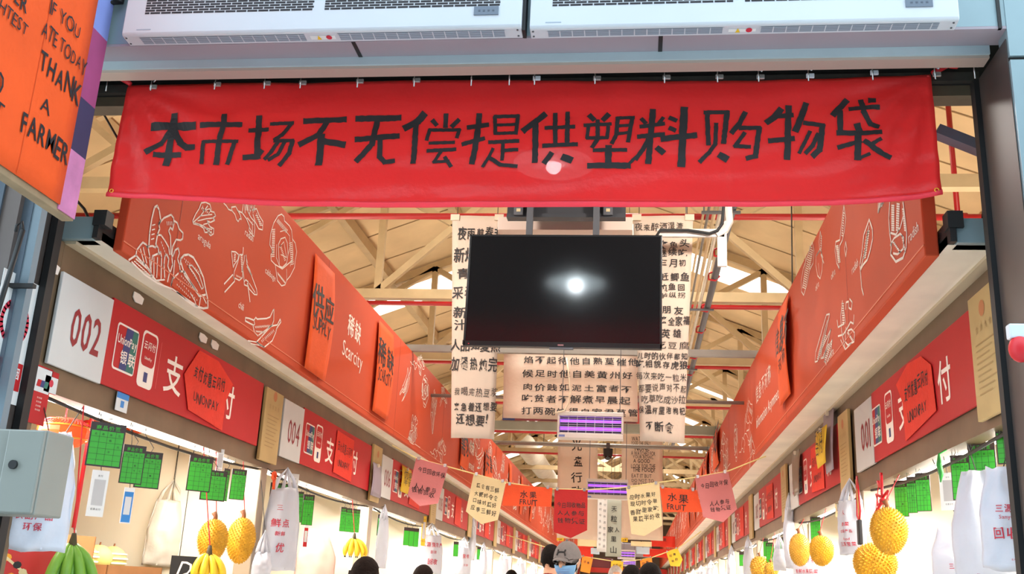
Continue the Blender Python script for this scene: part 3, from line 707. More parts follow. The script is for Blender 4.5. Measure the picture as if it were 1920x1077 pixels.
DRAW['chilli_pair'] = [(5, (853, 840), (880, 845), (912, 858), (925, 838), (935, 850), (1000, 845), (1025, 835), (1045, 790), (1052, 782), (1050, 860), (1040, 890), (990, 930), (940, 965), (915, 940), (905, 890), (885, 880), (852, 862), (853, 840)), (5, (1095, 850), (1100, 870), (1070, 915), (1065, 940), (1040, 1000), (985, 1045), (960, 1035), (930, 1010), (985, 950), (1030, 900), (1058, 893), (1075, 890), (1095, 850)), (4, (912, 858), (918, 885), (905, 895)), (4, (870, 1000), (930, 1010), (985, 1045)), (3, (890, 1020), (960, 1035))] + hatch((915, 900), (1020, 890), 11, 16, (.5, .8)) + hatch((960, 1000), (1050, 920), 11, 18, (.4, .8)) + hatch((920, 930), (980, 935), 6, 18, (.6, .6))
def put(side, name, lines, kind):
    m = MB()
    for w, pts in lines: m.ribbon(FF[side], pts, w, .002)
    return m.build(kind, 'line', FT[side])
LOCAL = {}
for k, ls in DRAW.items():
    L = traced(FF['left'], CO, CS, ls)
    # traced widths are in crop pixels; give the printed line its real width
    L = [(.0078*w/4, p) for w, p in L]
    put('left', k, L, k+'_drawing')
    us = [q[0] for _, p in L for q in p]; vs = [q[1] for _, p in L for q in p]
    cu, cv = (min(us)+max(us))/2, (min(vs)+max(vs))/2
    LOCAL[k] = ([(w, [(a-cu, b-cv) for a, b in p]) for w, p in L], max(us)-min(us), max(vs)-min(vs))
def cap_text(side, px, py, txt, size, slopepx=None, vert=0):
    u, v = FF[side].hit(px, py); m = MB()
    letters(m, FF[side], txt, u, v, size, align='C'); m.build('printed_caption', 'line', FT[side])
for px, py, tx in ((382, 458, 'arugula'), (466, 447, 'radish'), (506, 520, 'cabbage'), (451, 580, 'chili')):
    cap_text('left', px, py, tx, .042)
def stamp(side, k, px, py, h, sx=1., rot=0., flip=False):
    L, w0, h0 = LOCAL[k]; u, v = FF[side].hit(px, py); s_ = h/h0; c, s2 = math.cos(rot), math.sin(rot)
    out = []
    for w, p in L:
        q = []
        for a, b in p:
            a2, b2 = a*s_*sx*(-1 if flip else 1), b*s_
            q.append((u+a2*c-b2*s2, v+a2*s2+b2*c))
        out.append((.009, q))
    put(side, k, out, k+'_drawing')
# further drawings on the left
stamp('left', 'chilli_pair', 760, 720, .26, 1, .5); stamp('left', 'cabbage', 797, 735, .34); stamp('left', 'arugula', 812, 770, .30, 1, 1.2)
stamp('left', 'lettuce', 778, 808, .30); stamp('left', 'radish_leaves', 822, 840, .30); stamp('left', 'chilli_plant', 832, 745, .3); stamp('left', 'radish_leaves', 783, 678, .22)
# right side: courgettes, carrots, a leaf, a seed pod, figures
RO, RS = (1480, 360), 320/957
RD = {
 'melon_slice_drawing': [(5, (565, 60), (560, 150), (565, 230), (575, 300), (570, 350), (600, 392), (640, 370), (658, 310), (660, 230), (650, 140), (640, 60)), (4, (570, 230), (600, 240), (625, 200), (640, 140)), (4, (568, 300), (590, 260), (625, 235), (645, 260), (640, 320), (610, 350), (585, 345))] + hatch((575, 70), (575, 220), 12, 16, (1, .1)) + hatch((605, 60), (600, 220), 12, 16, (1, .2)) + hatch((630, 240), (650, 340), 8, 10, (.6, .3)) + hatch((580, 280), (620, 340), 7, 9, (1, .1)) + hatch((635, 90), (648, 220), 10, 10, (.7, .3)),
 'leaf_drawing': [(5, (450, 155), (468, 210), (470, 260), (455, 330), (440, 380), (415, 410), (400, 440), (398, 410), (410, 330), (420, 240), (450, 155)), (5, (400, 440), (408, 540), (418, 578)), (4, (448, 190), (430, 320), (402, 430))] + hatch((440, 220), (418, 380), 12, 16, (.8, -.5)) + hatch((445, 220), (420, 380), 10, 10, (-.6, -.6)),
 'root_drawing': [(4, (308, 75), (318, 150), (310, 220), (300, 270), (285, 300), (280, 400), (282, 432), (268, 400), (258, 330), (262, 280), (285, 270), (295, 180), (308, 75)), (4, (318, 280), (325, 320), (318, 362), (312, 320), (318, 280))] + hatch((305, 110), (295, 250), 10, 10, (.6, .4)) + hatch((262, 300), (275, 400), 10, 14, (1, -.2)),
 'corn_drawing': [(4, (130, 280), (110, 340), (80, 430), (68, 500), (70, 560), (82, 580), (100, 520), (115, 440), (135, 400), (140, 330), (130, 280)), (4, (95, 350), (90, 430), (75, 540))] + hatch((115, 300), (75, 540), 20, 18, (.9, .5)) + hatch((130, 320), (110, 430), 10, 12, (.5, .6)),
 'aubergine_drawing': [(4, (175, 220), (168, 280), (172, 330), (152, 360), (150, 410), (160, 470), (175, 487), (185, 440), (188, 390), (180, 330), (182, 260), (175, 220)), (4, (155, 355), (175, 320), (190, 370)), (3, (165, 400), (170, 470)), (4, (178, 350), (195, 400))] + hatch((178, 240), (176, 320), 6, 10, (.6, .3)),
 'asparagus_drawing': [(4, (210, 690), (228, 685), (205, 790), (160, 950), (145, 955), (150, 900), (210, 690)), (4, (235, 770), (215, 850), (195, 930), (178, 935), (185, 880), (235, 770)), (4, (242, 830), (235, 900), (208, 970), (200, 950), (205, 900), (242, 830)), (3, (215, 720), (165, 910))] + hatch((200, 800), (155, 940), 14, 14, (.8, .2)) + hatch((240, 850), (206, 960), 10, 14, (-.8, -.2)) + hatch((220, 850), (185, 930), 8, 10, (.8, .1)),
 'pea_plant_drawing': [(4, (300, 610), (290, 700), (295, 780), (315, 880)), (4, (340, 600), (355, 620), (350, 660), (335, 650), (335, 615), (320, 620), (318, 660)), (4, (270, 720), (275, 760), (310, 740)), (4, (275, 810), (305, 800), (330, 760), (345, 730), (362, 740), (365, 690)), (4, (320, 760), (315, 840), (330, 860), (365, 840), (368, 790), (350, 770), (330, 780)), (3, (305, 640), (318, 740)), (3, (290, 830), (315, 885), (350, 850))] + hatch((295, 620), (300, 740), 9, 12, (1, 0)) + hatch((325, 790), (355, 840), 7, 12, (.6, -.5)),
}
for k, ls in RD.items():
    L = traced(FF['right'], RO, RS, ls); L = [(.0105*w/4, p) for w, p in L]; put('right', k, L, k)
for px, py in ((1714, 445), (1604, 507), (1563, 520), (1533, 542), (1560, 668)): cap_text('right', px, py, 'radish' if px > 1600 else 'okra', .05)
for k, px, py, h in (('radish_leaves', 1398, 800, .5), ('cabbage', 1380, 830, .45), ('chilli_plant', 1410, 845, .4), ('lettuce', 1364, 850, .4), ('arugula', 1652, 372, .1)):
    stamp('right', k, px, py, h, .9)
# drawings on the far stretches of both fascias
KS = list(LOCAL)
for side in ('left', 'right'):
    y = 13.0
    for i in range(46):
        y += rnd.uniform(.42, .7); k = KS[i*3 % len(KS)]; v = ZS+.2+.5*((i*37) % 10)/10
        L, w0, h0 = LOCAL[k]; s_ = .36/h0; u = y if side == 'left' else -y
        m = MB()
        for w, p in L[:14]: m.ribbon(FF[side], [(u+a*s_, v+.1+b*s_) for a, b in p], .014, .002)
        m.build(k+'_drawing', 'line', FT[side])
def words(side, px, py, txt, size, bold, fit=None):
    u, v = FF[side].hit(px, py); m = MB()
    letters(m, FF[side], txt, u, v, size, bold, align='C', fit=fit); m.build('printed_words', 'line', FT[side])
words('left', 663, 634, '稀缺', .19, True); words('left', 660, 680, 'Scarcity', .13, False, .62)
words('right', 1431, 735, '信息不对称', .18, False, 1.15); words('right', 1440, 775, 'Information Asymmetry', .11, False, 1.75)
words('left', 884, 850, '供需', .2, True); words('left', 882, 880, 'Demand', .12, False, .6)

# ------------------------------------------------------------------ orange paper strips hung on the fascias
def strip(side, tl, tr, bl, label, big, small, grp='orange paper strips on the fascias'):
    fr0 = FF[side]; a = fr0.hit(*tl); b = fr0.hit(*tr); c = fr0.hit(*bl)
    w = abs(b[0]-a[0]); h = a[1]-c[1]; u0, v0 = min(a[0], b[0]), c[1]
    t = thing('paper_strip', label, 'paper strip', fr0.p(u0+w/2, v0), grp)
    off = .012
    def sh(i, j): return fr0.p(u0+w*i, v0+h*j, off+.03*math.sin(j*3.0)*(.4+.6*i)+.012*(1-j))
    MB().grid(sh, 6, 14, .0012).build('paper', 'orangepaper', t, True)
    def on(u, v, n): i, j = (u-u0)/w, (v-v0)/h; return sh(i, j)+fr0.N*n
    m = MB()
    if big: letters(m, on, big, u0+w*.5, v0+h*.52, w*.46, True, align='C', jit=.5, n=.003)
    if small: letters(m, on, small, u0+w*.5, v0+h*.36, w*.22, False, align='C', jit=.4, n=.003, fit=w*.8)
    if m.v: m.build('brush_lettering', 'ink', t)
    return t
strip('left', (588, 475), (624, 512), (566, 690), 'large orange paper strip with brushed 供应 SUPPLY beside the chili drawing', '供应', 'SUPPLY')
strip('left', (708, 600), (735, 630), (700, 775), 'orange paper strip with faint SCARCITY lettering, just beyond the white Scarcity words', '稀缺', 'SCARCITY')
strip('left', (862, 816), (876, 829), (858, 872), 'orange paper strip low on the left fascia under the left scroll, nearer of that pair', '需求', None)
strip('left', (908, 845), (920, 857), (905, 905), 'orange paper strip low on the left fascia under the left scroll, farther of that pair', '供需', None)
strip('right', (1462, 590), (1482, 552), (1474, 757), 'tall orange paper strip with brushed lettering high on the right fascia', '信息不', '对称')
strip('right', (1340, 815), (1350, 800), (1344, 880), 'orange paper strip far along the right fascia, nearer of that pair', '信息', None)
strip('right', (1322, 860), (1330, 850), (1325, 915), 'orange paper strip far along the right fascia, farther of that pair', '信息', None)
for i, (side, y) in enumerate((('left', 18.6), ('left', 20.6), ('left', 22.6), ('right', 18.2), ('right', 20.4), ('right', 22.5))):
    fr0 = FF[side]; u = y if side == 'left' else -y
    t = thing('paper_strip', 'orange paper strip on the distant %s fascia, %s of three past the fruit flags' % (side, ['nearest', 'middle', 'farthest'][i % 3]), 'paper strip', fr0.p(u, ZS+.12), 'orange paper strips on the fascias')
    MB().grid(lambda i, j: fr0.p(u-.2+.4*i, ZS+.12+.75*j, .008+.02*math.sin(j*3)), 3, 8, .0012).build('paper', 'orangepaper', t, True)

# ------------------------------------------------------------------ stall canopies, headers and the stalls themselves
DEPTH = 2.0
for side in ('left', 'right'):
    sg = -1 if side == 'left' else 1
    xf = FL-.046 if side == 'left' else FR_+.059
    xs = XL if side == 'left' else XR
    y0 = 3.96
    xb = xs+sg*DEPTH
    t = thing('stall_canopy', 'grey steel canopy with a beige underside running over the %s hand stalls' % side, 'canopy', ((xf+xs)/2, y0, 2.8), 'stall canopies')
    lo, hi = sorted((xf+sg*.006, xb))
    MB().box((lo, y0, 2.80), (hi, YEND-.2, 2.84)).build('underside', 'soffit', t)
    lo, hi = sorted((xf+sg*.034, xs+sg*.2))
    m = MB(); m.box((lo, y0-.03, 2.80), (hi, y0+.06, 2.905)); bevel(m.build('end_channel', 'panel', t), .004)
    lo, hi = sorted((xf+sg*.006, xf+sg*.03))
    m = MB(); m.box((lo, y0-.04, 2.802), (hi, YEND-.3, 2.90)); m.box((lo-.006, y0-.045, 2.86), (hi+.03, y0+.02, 2.93)); m.build('edge_angle', 'dark', t)
    lo, hi = sorted((xs-sg*.002, xs+sg*.02))
    m = MB(); m.box((lo-(.03 if sg < 0 else .045), y0, 2.785), (hi+(.045 if sg < 0 else .03), YEND-.2, 2.80)); m.build('cover_moulding', mat('cream_moulding', (196, 178, 150), .5), t)
    lo, hi = sorted((xs+sg*.004, xs+sg*.09))
    hd = MB(); hd.box((lo, y0, 2.135), (hi, YEND-.2, 2.79)); hd.build('header_band', 'header', t)
    struct(MB().box((xb-.05, 3.85, 0), (xb+.05, YEND-.2, 2.80)).build('wall_%s_stall_back' % side, 'wall'))
    lo, hi = sorted((xs+sg*.1, xb))
    struct(MB().box((lo, 3.82, 0), (hi, 3.88, 2.80)).build('wall_%s_stall_end' % side, 'wall'))
    lo, hi = sorted((xs-sg*.5, xs+sg*.10))
    ct = MB(); ct.box((lo, 4.0, .84), (hi, YEND-.3, .90)); ct.box((lo+.04, 4.02, 0), (hi-.04, YEND-.32, .84), 1)  # added unseen white counter, bouncing light up to the soffits
    struct(ct.build('trim_bounce_counter_%s' % side, [mat('white_bounce_counter', (240, 238, 232), .4), 'header']))
PITCH_ = 2.955
def stall_y(side, k): return (3.95 if side == 'left' else 3.98)+PITCH_*k
POS = ['nearest', 'second', 'third', 'fourth', 'fifth', 'sixth', 'seventh', 'eighth', 'ninth', 'tenth', 'eleventh', 'twelfth', 'thirteenth', 'fourteenth', 'fifteenth']
for side in ('left', 'right'):
    sg = -1 if side == 'left' else 1; xs = XL if side == 'left' else XR; xb = xs+sg*DEPTH
    wall = LWALL if side == 'left' else RWALL
    for k in range(15):
        ya = stall_y(side, k); yb = ya+PITCH_
        fr = Fr((xs, 0, 0), wall); U = (lambda y: y) if side == 'left' else (lambda y: -y)
        # ---- sign
        num = '%03d' % (2*k+2 if side == 'left' else 2*k+1)
        if side == 'left': w0, w1, r0, r1, l0, l1 = ya, ya+.45, ya+.455, ya+2.52, ya+2.56, ya+2.90
        else: l0, l1, r0, r1, w0, w1 = ya+.08, ya+.42, ya+.44, ya+2.36, ya+2.36, ya+2.86
        lab = ('white and red stall sign numbered %s on the %s header' % (num, side)) if k < 3 else 'red stall sign with white number end, %s from the entrance on the %s' % (POS[k], side)
        t = thing('stall_sign', lab, 'sign', fr.p(U((w0+r1)/2 if side == 'left' else (r0+w1)/2), 2.25), 'stall number signs')
        def bx(y0, y1, z0, z1, n0, n1): 
            a, b = sorted((U(y0), U(y1))); return MB().box((a, z0, n0), (b, z1, n1), 0, fr)
        wp = bevel(bx(w0, w1, 2.245, 2.655, .006, .022).build('number_panel', 'whitesign', t), .003)
        m = MB(); letters(m, fr, num, U((w0+w1)/2+(.03 if side == 'left' else -.06)), 2.36, .18, k < 1, align='C', n=.0235, fit=.27); m.build('number', 'numeral', wp)
        rp = bevel(bx(r0, r1, 2.25, 2.67, .004, .018).build('payment_panel', 'redsign', t), .003)
        # left to right as a shopper reads it
        us = U(r0) if side == 'left' else U(r1)
        c0 = us+.07 if side == 'left' else us+.0; N0 = .0185
        m = MB()
        def rrect(m, u0, v0, u1, v1, n, mi, r=.02):
            P = []
            for cx, cy, a0 in ((u1-r, v1-r, 0), (u0+r, v1-r, 90), (u0+r, v0+r, 180), (u1-r, v0+r, 270)):
                for q in (0, 30, 60, 90): P.append((cx+r*math.cos(math.radians(a0+q)), cy+r*math.sin(math.radians(a0+q))))
            m.flat(fr, P, n, mi)
        if k < 9:
            rrect(m, c0, 2.34, c0+.22, 2.57, N0+.001, 0)
            rrect(m, c0+.010, 2.350, c0+.21, 2.56, N0+.002, 1, .015)
            m.flat(fr, [(c0+.065, 2.350), (c0+.135, 2.350), (c0+.16, 2.56), (c0+.09, 2.56)], N0+.003, 2)
            m.flat(fr, [(c0+.135, 2.350), (c0+.21, 2.350), (c0+.21, 2.56), (c0+.16, 2.56)], N0+.003, 3)
            if k < 4:
                letters(m, fr, 'UnionPay', c0+.110, 2.472, .046, True, align='C', n=N0+.004, mi=0, fit=.195)
                letters(m, fr, '银联', c0+.135, 2.385, .07, True, align='C', n=N0+.004, mi=0)
            m.build('card_logo', ['line', 'redsign', 'navy', 'teal'], rp); m = MB()
            d0 = us+.33
            rrect(m, d0, 2.31, d0+.17, 2.60, N0+.001, 0, .03)
            rrect(m, d0+.012, 2.42, d0+.158, 2.588, N0+.002, 4, .03)
            m.flat(fr, [(d0+.065, 2.34), (d0+.105, 2.34), (d0+.105, 2.39), (d0+.065, 2.39)], N0+.002, 5)
            if k < 4:
                letters(m, fr, '云闪付', d0+.085, 2.51, .045, True, align='C', n=N0+.003, mi=0, fit=.13)
                letters(m, fr, 'UnionPay', d0+.085, 2.455, .016, True, align='C', n=N0+.003, mi=0, fit=.08)
            m.build('phone_logo', ['line', 'redsign', 'navy', 'teal', 'redsign', 'navy'], rp); m = MB()
            m.flat(fr, [(d0+.21, 2.33), (d0+.213, 2.33), (d0+.213, 2.58), (d0+.21, 2.58)], N0+.001, 0); m.build('divider', mat('sign_rule', (222, 110, 104), .5), rp); m = MB()
            letters(m, fr, '支', d0+.40, 2.36, .22, k < 5, align='C', n=N0+.001, mi=0)
            m.build('pay_character', 'line', rp); m = MB()
            letters(m, fr, '付', d0+1.16, 2.36, .22, k < 5, align='C', n=N0+.001, mi=0)
        else:
            m.flat(fr, [(c0, 2.35), (c0+.27, 2.35), (c0+.27, 2.57), (c0, 2.57)], N0+.001, 0)
            m.flat(fr, [(c0+.34, 2.32), (c0+.5, 2.32), (c0+.5, 2.6), (c0+.34, 2.6)], N0+.001, 0)
        m.build('pay_character' if k < 9 else 'faint_marks', 'line', rp)
        # ---- vermilion note stuck over the sign
        if side == 'left': cn = us+(1.17 if k == 0 else 1.14)
        else: cn = us+1.02
        wn, hn = (.62, .36) if k == 0 else ((.56, .34) if k < 3 else (.5, .36))
        lab = ('vermilion note %s over the sign numbered %s' % ('with inked UNIONPAY lettering taped' if k < 2 else 'taped', num)) if k < 3 else 'vermilion note taped on the %s stall sign from the entrance on the %s' % (POS[k], side)
        tn = thing('taped_note', lab, 'note', fr.p(cn, 2.27, .03), 'vermilion notes taped on the signs')
        if k == 0:
            pl = [(-.33, .02), (-.22, -.16), (.28, -.20), (.28, -.02), (.36, .10), (.10, .19), (-.18, .19)] if side == 'left' else [(-.26, -.19), (.33, -.13), (.30, .10), (.14, .18), (-.12, .20), (-.38, .14), (-.27, .02)]
        else: pl = [(-wn/2, -hn/2), (wn/2, -hn/2-.02), (wn/2-.01, hn/2), (-wn/2+.02, hn/2+.01)]
        MB().prism(fr, [(cn+a, 2.455+b) for a, b in pl], .024, .0262).build('paper', 'redpaper', tn)
        if k < 3:
            m = MB(); letters(m, fr, '支付优惠云闪付', cn+.01, 2.48, .085, k == 0, align='C', n=.0275, jit=.5, fit=.46); m.build('ink_lettering', 'ink', tn); m = MB()
            letters(m, fr, 'UNIONPAY', cn, 2.35, .06, False, align='C', n=.0275, jit=.3, fit=.36); m.build('ink_lettering', 'ink', tn)
        # ---- licence board
        lab = 'beige licence board on the %s header beside sign %s' % (side, num) if k < 3 else 'beige licence board beside the %s stall sign on the %s' % (POS[k], side)
        tl = thing('licence_board', lab, 'board', fr.p(U((l0+l1)/2), 2.2, .02), 'beige licence boards')
        zt_ = 2.70 if (side == 'right' or k) else 2.66
        bevel(bx(l0, l1, 2.17, zt_, .008, .03).build('board', 'licence', tl), .004)
        if k < 3:
            m = MB(); uc = U((l0+l1)/2)
            m.flat(fr, [(uc+.035*math.cos(a*.524), 2.62+.035*math.sin(a*.524)) for a in range(12)], .0315, 1)
            for q in range(4): letters(m, fr, '食', uc-.08+q*.055, 2.53, .035, False, align='C', n=.0315)
            for q in range(9): m.flat(fr, [(uc-.11, 2.27+q*.026), (uc+.05+.06*((q*7) % 3)/2, 2.27+q*.026), (uc+.05+.06*((q*7) % 3)/2, 2.276+q*.026), (uc-.11, 2.276+q*.026)], .0315, 0)
            m.build('board_print', [mat('faded_print', (164, 134, 84), .6), mat('faded_seal', (186, 118, 72), .6)], tl)
        # ---- post at the far end of the stall, lamp tube under the header, wire
        yp = yb-.16 if side == 'left' else yb-.02
        a, b = sorted((xs+sg*.01, xs+sg*.13))
        po = tag(bevel(MB().box((a, yp-.06, 0), (b, yp+.06, 2.14)).build('stall_post', 'post'), .006), 'pale steel post at the far end of the %s stall on the %s' % (POS[k], side), 'post', 'stall posts')
        a, b = sorted((xs+sg*.15, xb-sg*.06))
        struct(MB().box((a, yb-.03, 0), (b, yb-.005, 2.79)).build('wall_%s_partition_%d' % (side, k+1), 'wall'))
        tt = thing('tube_lamp', 'lit white tube lamp under the header of the %s stall on the %s' % (POS[k], side), 'lamp', (xs+sg*.17, ya+.2, 2.15), 'stall tube lamps')
        MB().tubes([(xs+sg*.17, ya+.25, 2.16), (xs+sg*.17, yb-.35, 2.16)], .016, 8).build('tube', 'lamp', tt, True)
        a, b = sorted((xs+sg*.14, xs+sg*.20)); MB().box((a, ya+.2, 2.178), (b, yb-.3, 2.205)).build('lamp_housing', 'white', tt)
        if k < 9:
            area('stall_light', (xs+sg*.45, (ya+yb)/2, 2.10), (xs+sg*1.1, (ya+yb)/2, .9), .2, 2.4, 17 if k < 5 else 26, (1, .95, .87))
            area('counter_fill_light', (xs+sg*.30, (ya+yb)/2, 2.10), (xs-sg*.15, (ya+yb)/2, .9), .08, 2.4, 24, (1, .96, .90))  # added fill light on the unseen counter, to lift the soffits
            area('stall_light', (xs+sg*.28, (ya+yb)/2, 2.08), (xs-sg*1.4, (ya+yb)/2, 1.7), .12, 2.4, 13, (1, .95, .88))
        if k < 6:
            m = MB(); pts = []
            for q in range(9):
                f = q/8; pts.append((xs+sg*.04, ya+.05+f*(PITCH_-.25), 2.125-.045*math.sin(math.pi*f)))
            tw = tag(m.tubes(pts, .008, 6).build('hanging_wire', 'wire', None, True), 'dark sagging wire for price cards under the %s header on the %s' % (POS[k], side), 'wire', 'sagging wires under the headers')
for k in (9, 10.5, 12, 13.5):   # stall lamps of the far end
    for xs, sg in ((XL, -1), (XR, 1)):
        area('stall_light', (xs+sg*.6, 3.95+PITCH_*(k+.5), 2.1), (xs+sg*.5, 3.95+PITCH_*(k+.5), .4), .4, 3.6, 55, (1, .95, .86))

# ------------------------------------------------------------------ television on its hanging frame
YT = 5.6
a, b, c = PY(879, 440, YT), PY(1239, 440, YT), PY(870, 648, YT)
b2 = PY(1244, 649, YT)
x0, x1, z1, z0 = (a.x+c.x)/2, (b.x+b2.x)/2, a.z, c.z
t = thing('television', 'black flat screen television hanging below the red banner', 'television', ((x0+x1)/2, YT, z0))
fr = Fr((x0, YT, z0), FRONT); w, h = x1-x0, z1-z0
m = MB(); m.box((0, 0, -.045), (w, h, -.004), 0, fr)
for q in ((0, 0, w, .028), (0, h-.012, w, h), (0, 0, .012, h), (w-.012, 0, w, h)): m.box((q[0], q[1], -.006), (q[2], q[3], .004), 0, fr)
bevel(m.build('casing', 'tvframe', t), .003)
MB().box((.012, .028, -.004), (w-.012, h-.012, .0005), 0, fr).build('screen', 'tv', t)
m = MB(); m.box((w*.482, .006, .004), (w*.512, .015, .0052), 0, fr); m.build('badge', 'chrome', t)
m = MB(); m.box((w*.44, -.012, -.02), (w*.56, .002, .0), 0, fr); m.build('sensor_lip', 'steelgrey', t)
MB().box((.03, .008, .004), (.036, .013, .0052), 0, fr).build('standby_light', 'redink', t)
m = MB(); m.box((.2*w, .2*h, -.075), (.8*w, .8*h, -.045), 0, fr); m.build('rear_housing', 'tvframe', t)
YM = YT+.09
p0, p1 = PY(993, 420, YM), PY(1118, 420, YM)
t = thing('television_hanger', 'grey steel twin pole hanger with black frame carrying the television', 'hanger', ((p0.x+p1.x)/2, YM, z1))
for p in (p0, p1):
    MB().box((p.x-.019, YM-.012, z0+.15), (p.x+.019, YM+.026, roofz(p.x)-.02)).build('pole', 'steelgrey', t)
a, b = PY(952, 387, YM+.06), PY(1173, 411, YM+.06)
m = MB(); m.box((a.x, YM+.03, b.z), (b.x, YM+.10, b.z+.025)); m.box((a.x, YM+.05, b.z+.02), (b.x, YM+.09, b.z+.34)); m.build('crate_frame', mat('charcoal_frame', (52, 52, 56), .5), t)
for px in (972, 1140):
    q = PY(px, 400, YM+.02); m = MB(); m.box((q.x-.028, YM+.015, b.z+.01), (q.x+.028, YM+.03, b.z+.34))
    for i in range(7): m.box((q.x-.012, YM+.013, b.z+.03+i*.045), (q.x+.012, YM+.0155, b.z+.05+i*.045), 1)
    m.build('perforated_channel', ['steelgrey', 'truss'], t)
# pale casing just above the television
a, b = PY(936, 413, 6.0), PY(1186, 438, 6.0)
m = MB(); m.box((a.x, 5.94, b.z), (b.x, 6.04, a.z))
for px in (955, 1168):
    q = PY(px, 420, 6.0); m.tubes([(q.x, 5.99, q.z), (q.x, 5.99, roofz(q.x)+.004)], .006, 6)
o = bevel(m.build('screen_case', mat('pinkish_white_case', (226, 200, 184), .5)), .02, 4); tag(o, 'pinkish white long casing seen just above the television', 'casing')
t = thing('lamp_shade', 'pale rounded lamp cover between the hanger poles under the banner edge', 'lamp cover', PY(1075, 384, 5.95))
q = PY(1075, 380, 5.95); MB().ball(q, (.10, .06, .045), 20, 10).build('cover', 'white', t, True)
MB().tubes([q+V((0, 0, .03)), (q.x, q.y, roofz(q.x)-.02)], .008, 6).build('drop_rod', 'steelgrey', t)
# pendant lamp between the banner and the television: it shows through the cloth and in the dark screen
q = V((-.42, 4.6, 3.40))
t = thing('pendant_lamp', 'bright white pendant lamp behind the banner, glowing through the cloth and mirrored in the television', 'lamp', q)
m = MB(); pr = [(.03, .075), (.10, .066), (.215, .046), (.215, .040), (.10, .052), (.03, .058)]
for (r0, a0), (r1, a1) in zip(pr, pr[1:]):
    for i in range(28):
        a, b = i*math.pi/14, (i+1)*math.pi/14
        m.add([q+V((r0*math.cos(a), r0*math.sin(a), a0)), q+V((r1*math.cos(a), r1*math.sin(a), a1)), q+V((r1*math.cos(b), r1*math.sin(b), a1)), q+V((r0*math.cos(b), r0*math.sin(b), a0))], [(0, 1, 2, 3)])
m.build('dish_shade', 'whitepaper', t, True)
m = MB(); m.add([q+V((.2*math.cos(i*math.pi/14), .2*math.sin(i*math.pi/14), .040)) for i in range(28)], [tuple(range(27, -1, -1))]); m.build('light_disc', 'diffuser', t)
MB().ball(q+V((0, 0, .03)), (.038, .038, .04), 18, 12).build('bulb', 'bulb', t, True)
MB().tubes([q+V((0, 0, .07)), q+V((0, 0, .13))], .032, 12).build('lamp_holder', 'white', t, True)
MB().tubes([q+V((0, 0, .12)), (q.x, q.y, roofz(q.x)+.004)], .006, 6).build('cord', 'wire', t)
# white cable trunk with the television's black lead
YC = 6.12
q0, q1, q2, q3 = PY(1232, 437, YC), PY(1352, 441, YC), PY(1364, 384, YC), PY(1354, 500, YC)
t = thing('wall_trunking', 'white cable trunking turning up beside the television with a black lead on it', 'trunking', q1)
m = MB(); d = .012
m.box((q0.x, YC-d, q0.z-.028), (q1.x+.02, YC+d, q0.z+.024))
m.tubes([q1+V((-.03, 0, 0)), q1+V((.02, 0, .03)), q1+V((.05, 0, .09)), (q2.x, YC, q2.z), (q2.x+.01, YC, 4.56)], .028, 8)
m.box((q3.x-.028, YC-d, q3.z), (q3.x+.03, YC+d, q1.z+.05))
m.build('trunk', mat('white_trunking', (226, 214, 202), .5), t)
P = [PY(x, y, YC-.03) for x, y in ((1238, 432), (1290, 432), (1330, 438), (1345, 433), (1354, 420), (1357, 384))]
P = [P[0]+V((-.06, .0, -.1))]+P+[V((P[-1].x, YC-.03, 4.6))]
MB().tubes(P, .010, 8).build('lead', 'black', t, True)
# bundle of conduits running down the hall beside the scrolls
q = PZ(1340, 470, 4.36)
t = thing('conduit_run', 'bundle of grey conduits and cables running down the hall right of the television', 'conduit', (q.x, 6.2, 4.36))
for dx, dz, r, m_, n in ((.06, 0, .034, 'steelgrey', 'main_conduit'), (-.02, .02, .018, 'tube', 'pale_conduit'), (-.07, .0, .016, 'truss', 'pale_conduit'), (-.11, .05, .012, 'greypipe', 'thin_conduit'), (-.15, .03, .010, 'truss', 'thin_conduit')):
    MB().tubes([(q.x+dx, 3.95, 4.36+dz), (q.x+dx, 20.5, 4.36+dz)], r, 8).build(n, m_, t, True)
for i, y in enumerate((8.6, 9.3, 10.4, 11.3, 12.6, 13.6)):
    MB().tubes([(q.x+.06, y, 4.32), (q.x+.10, y, 4.36), (q.x+.06, y, 4.41), (q.x+.0, y, 4.39), (q.x+.0, y, 4.33)], .010, 6, closed=True).build('cable_tie', 'ribbon', t, True)
m = MB()
for y in (7.5, 10.3, 13.2, 16): m.box((q.x-.18, y-.02, 4.305), (q.x+.12, y+.02, 4.32)); m.tubes([(q.x-.16, y, 4.31), (q.x-.16, y, roofz(q.x-.16)-.02)], .006, 5)
m.build('support_bracket', 'steelgrey', t)
# blue-grey stay at the right, behind the banner's end
a, b = PY(1755, 246, 4.0), PY(1860, 292, 4.0)
t = thing('steel_stay', 'blue grey flat steel stay running down to the right column behind the banner', 'stay', b)
fr = Fr((0, 4.0, 0), FRONT); d = (b-a).normalized(); nn = V((-d.z, 0, d.x))*.022
m = MB(); m.prism(fr, [(a.x+nn.x, a.z+nn.z), (a.x-nn.x, a.z-nn.z), (b.x-nn.x+.25, b.z-nn.z-.11), (b.x+nn.x+.25, b.z+nn.z-.11)], -.03, .03); m.build('bar', mat('blue_grey_bar', (122, 128, 146), .5, .2), t)
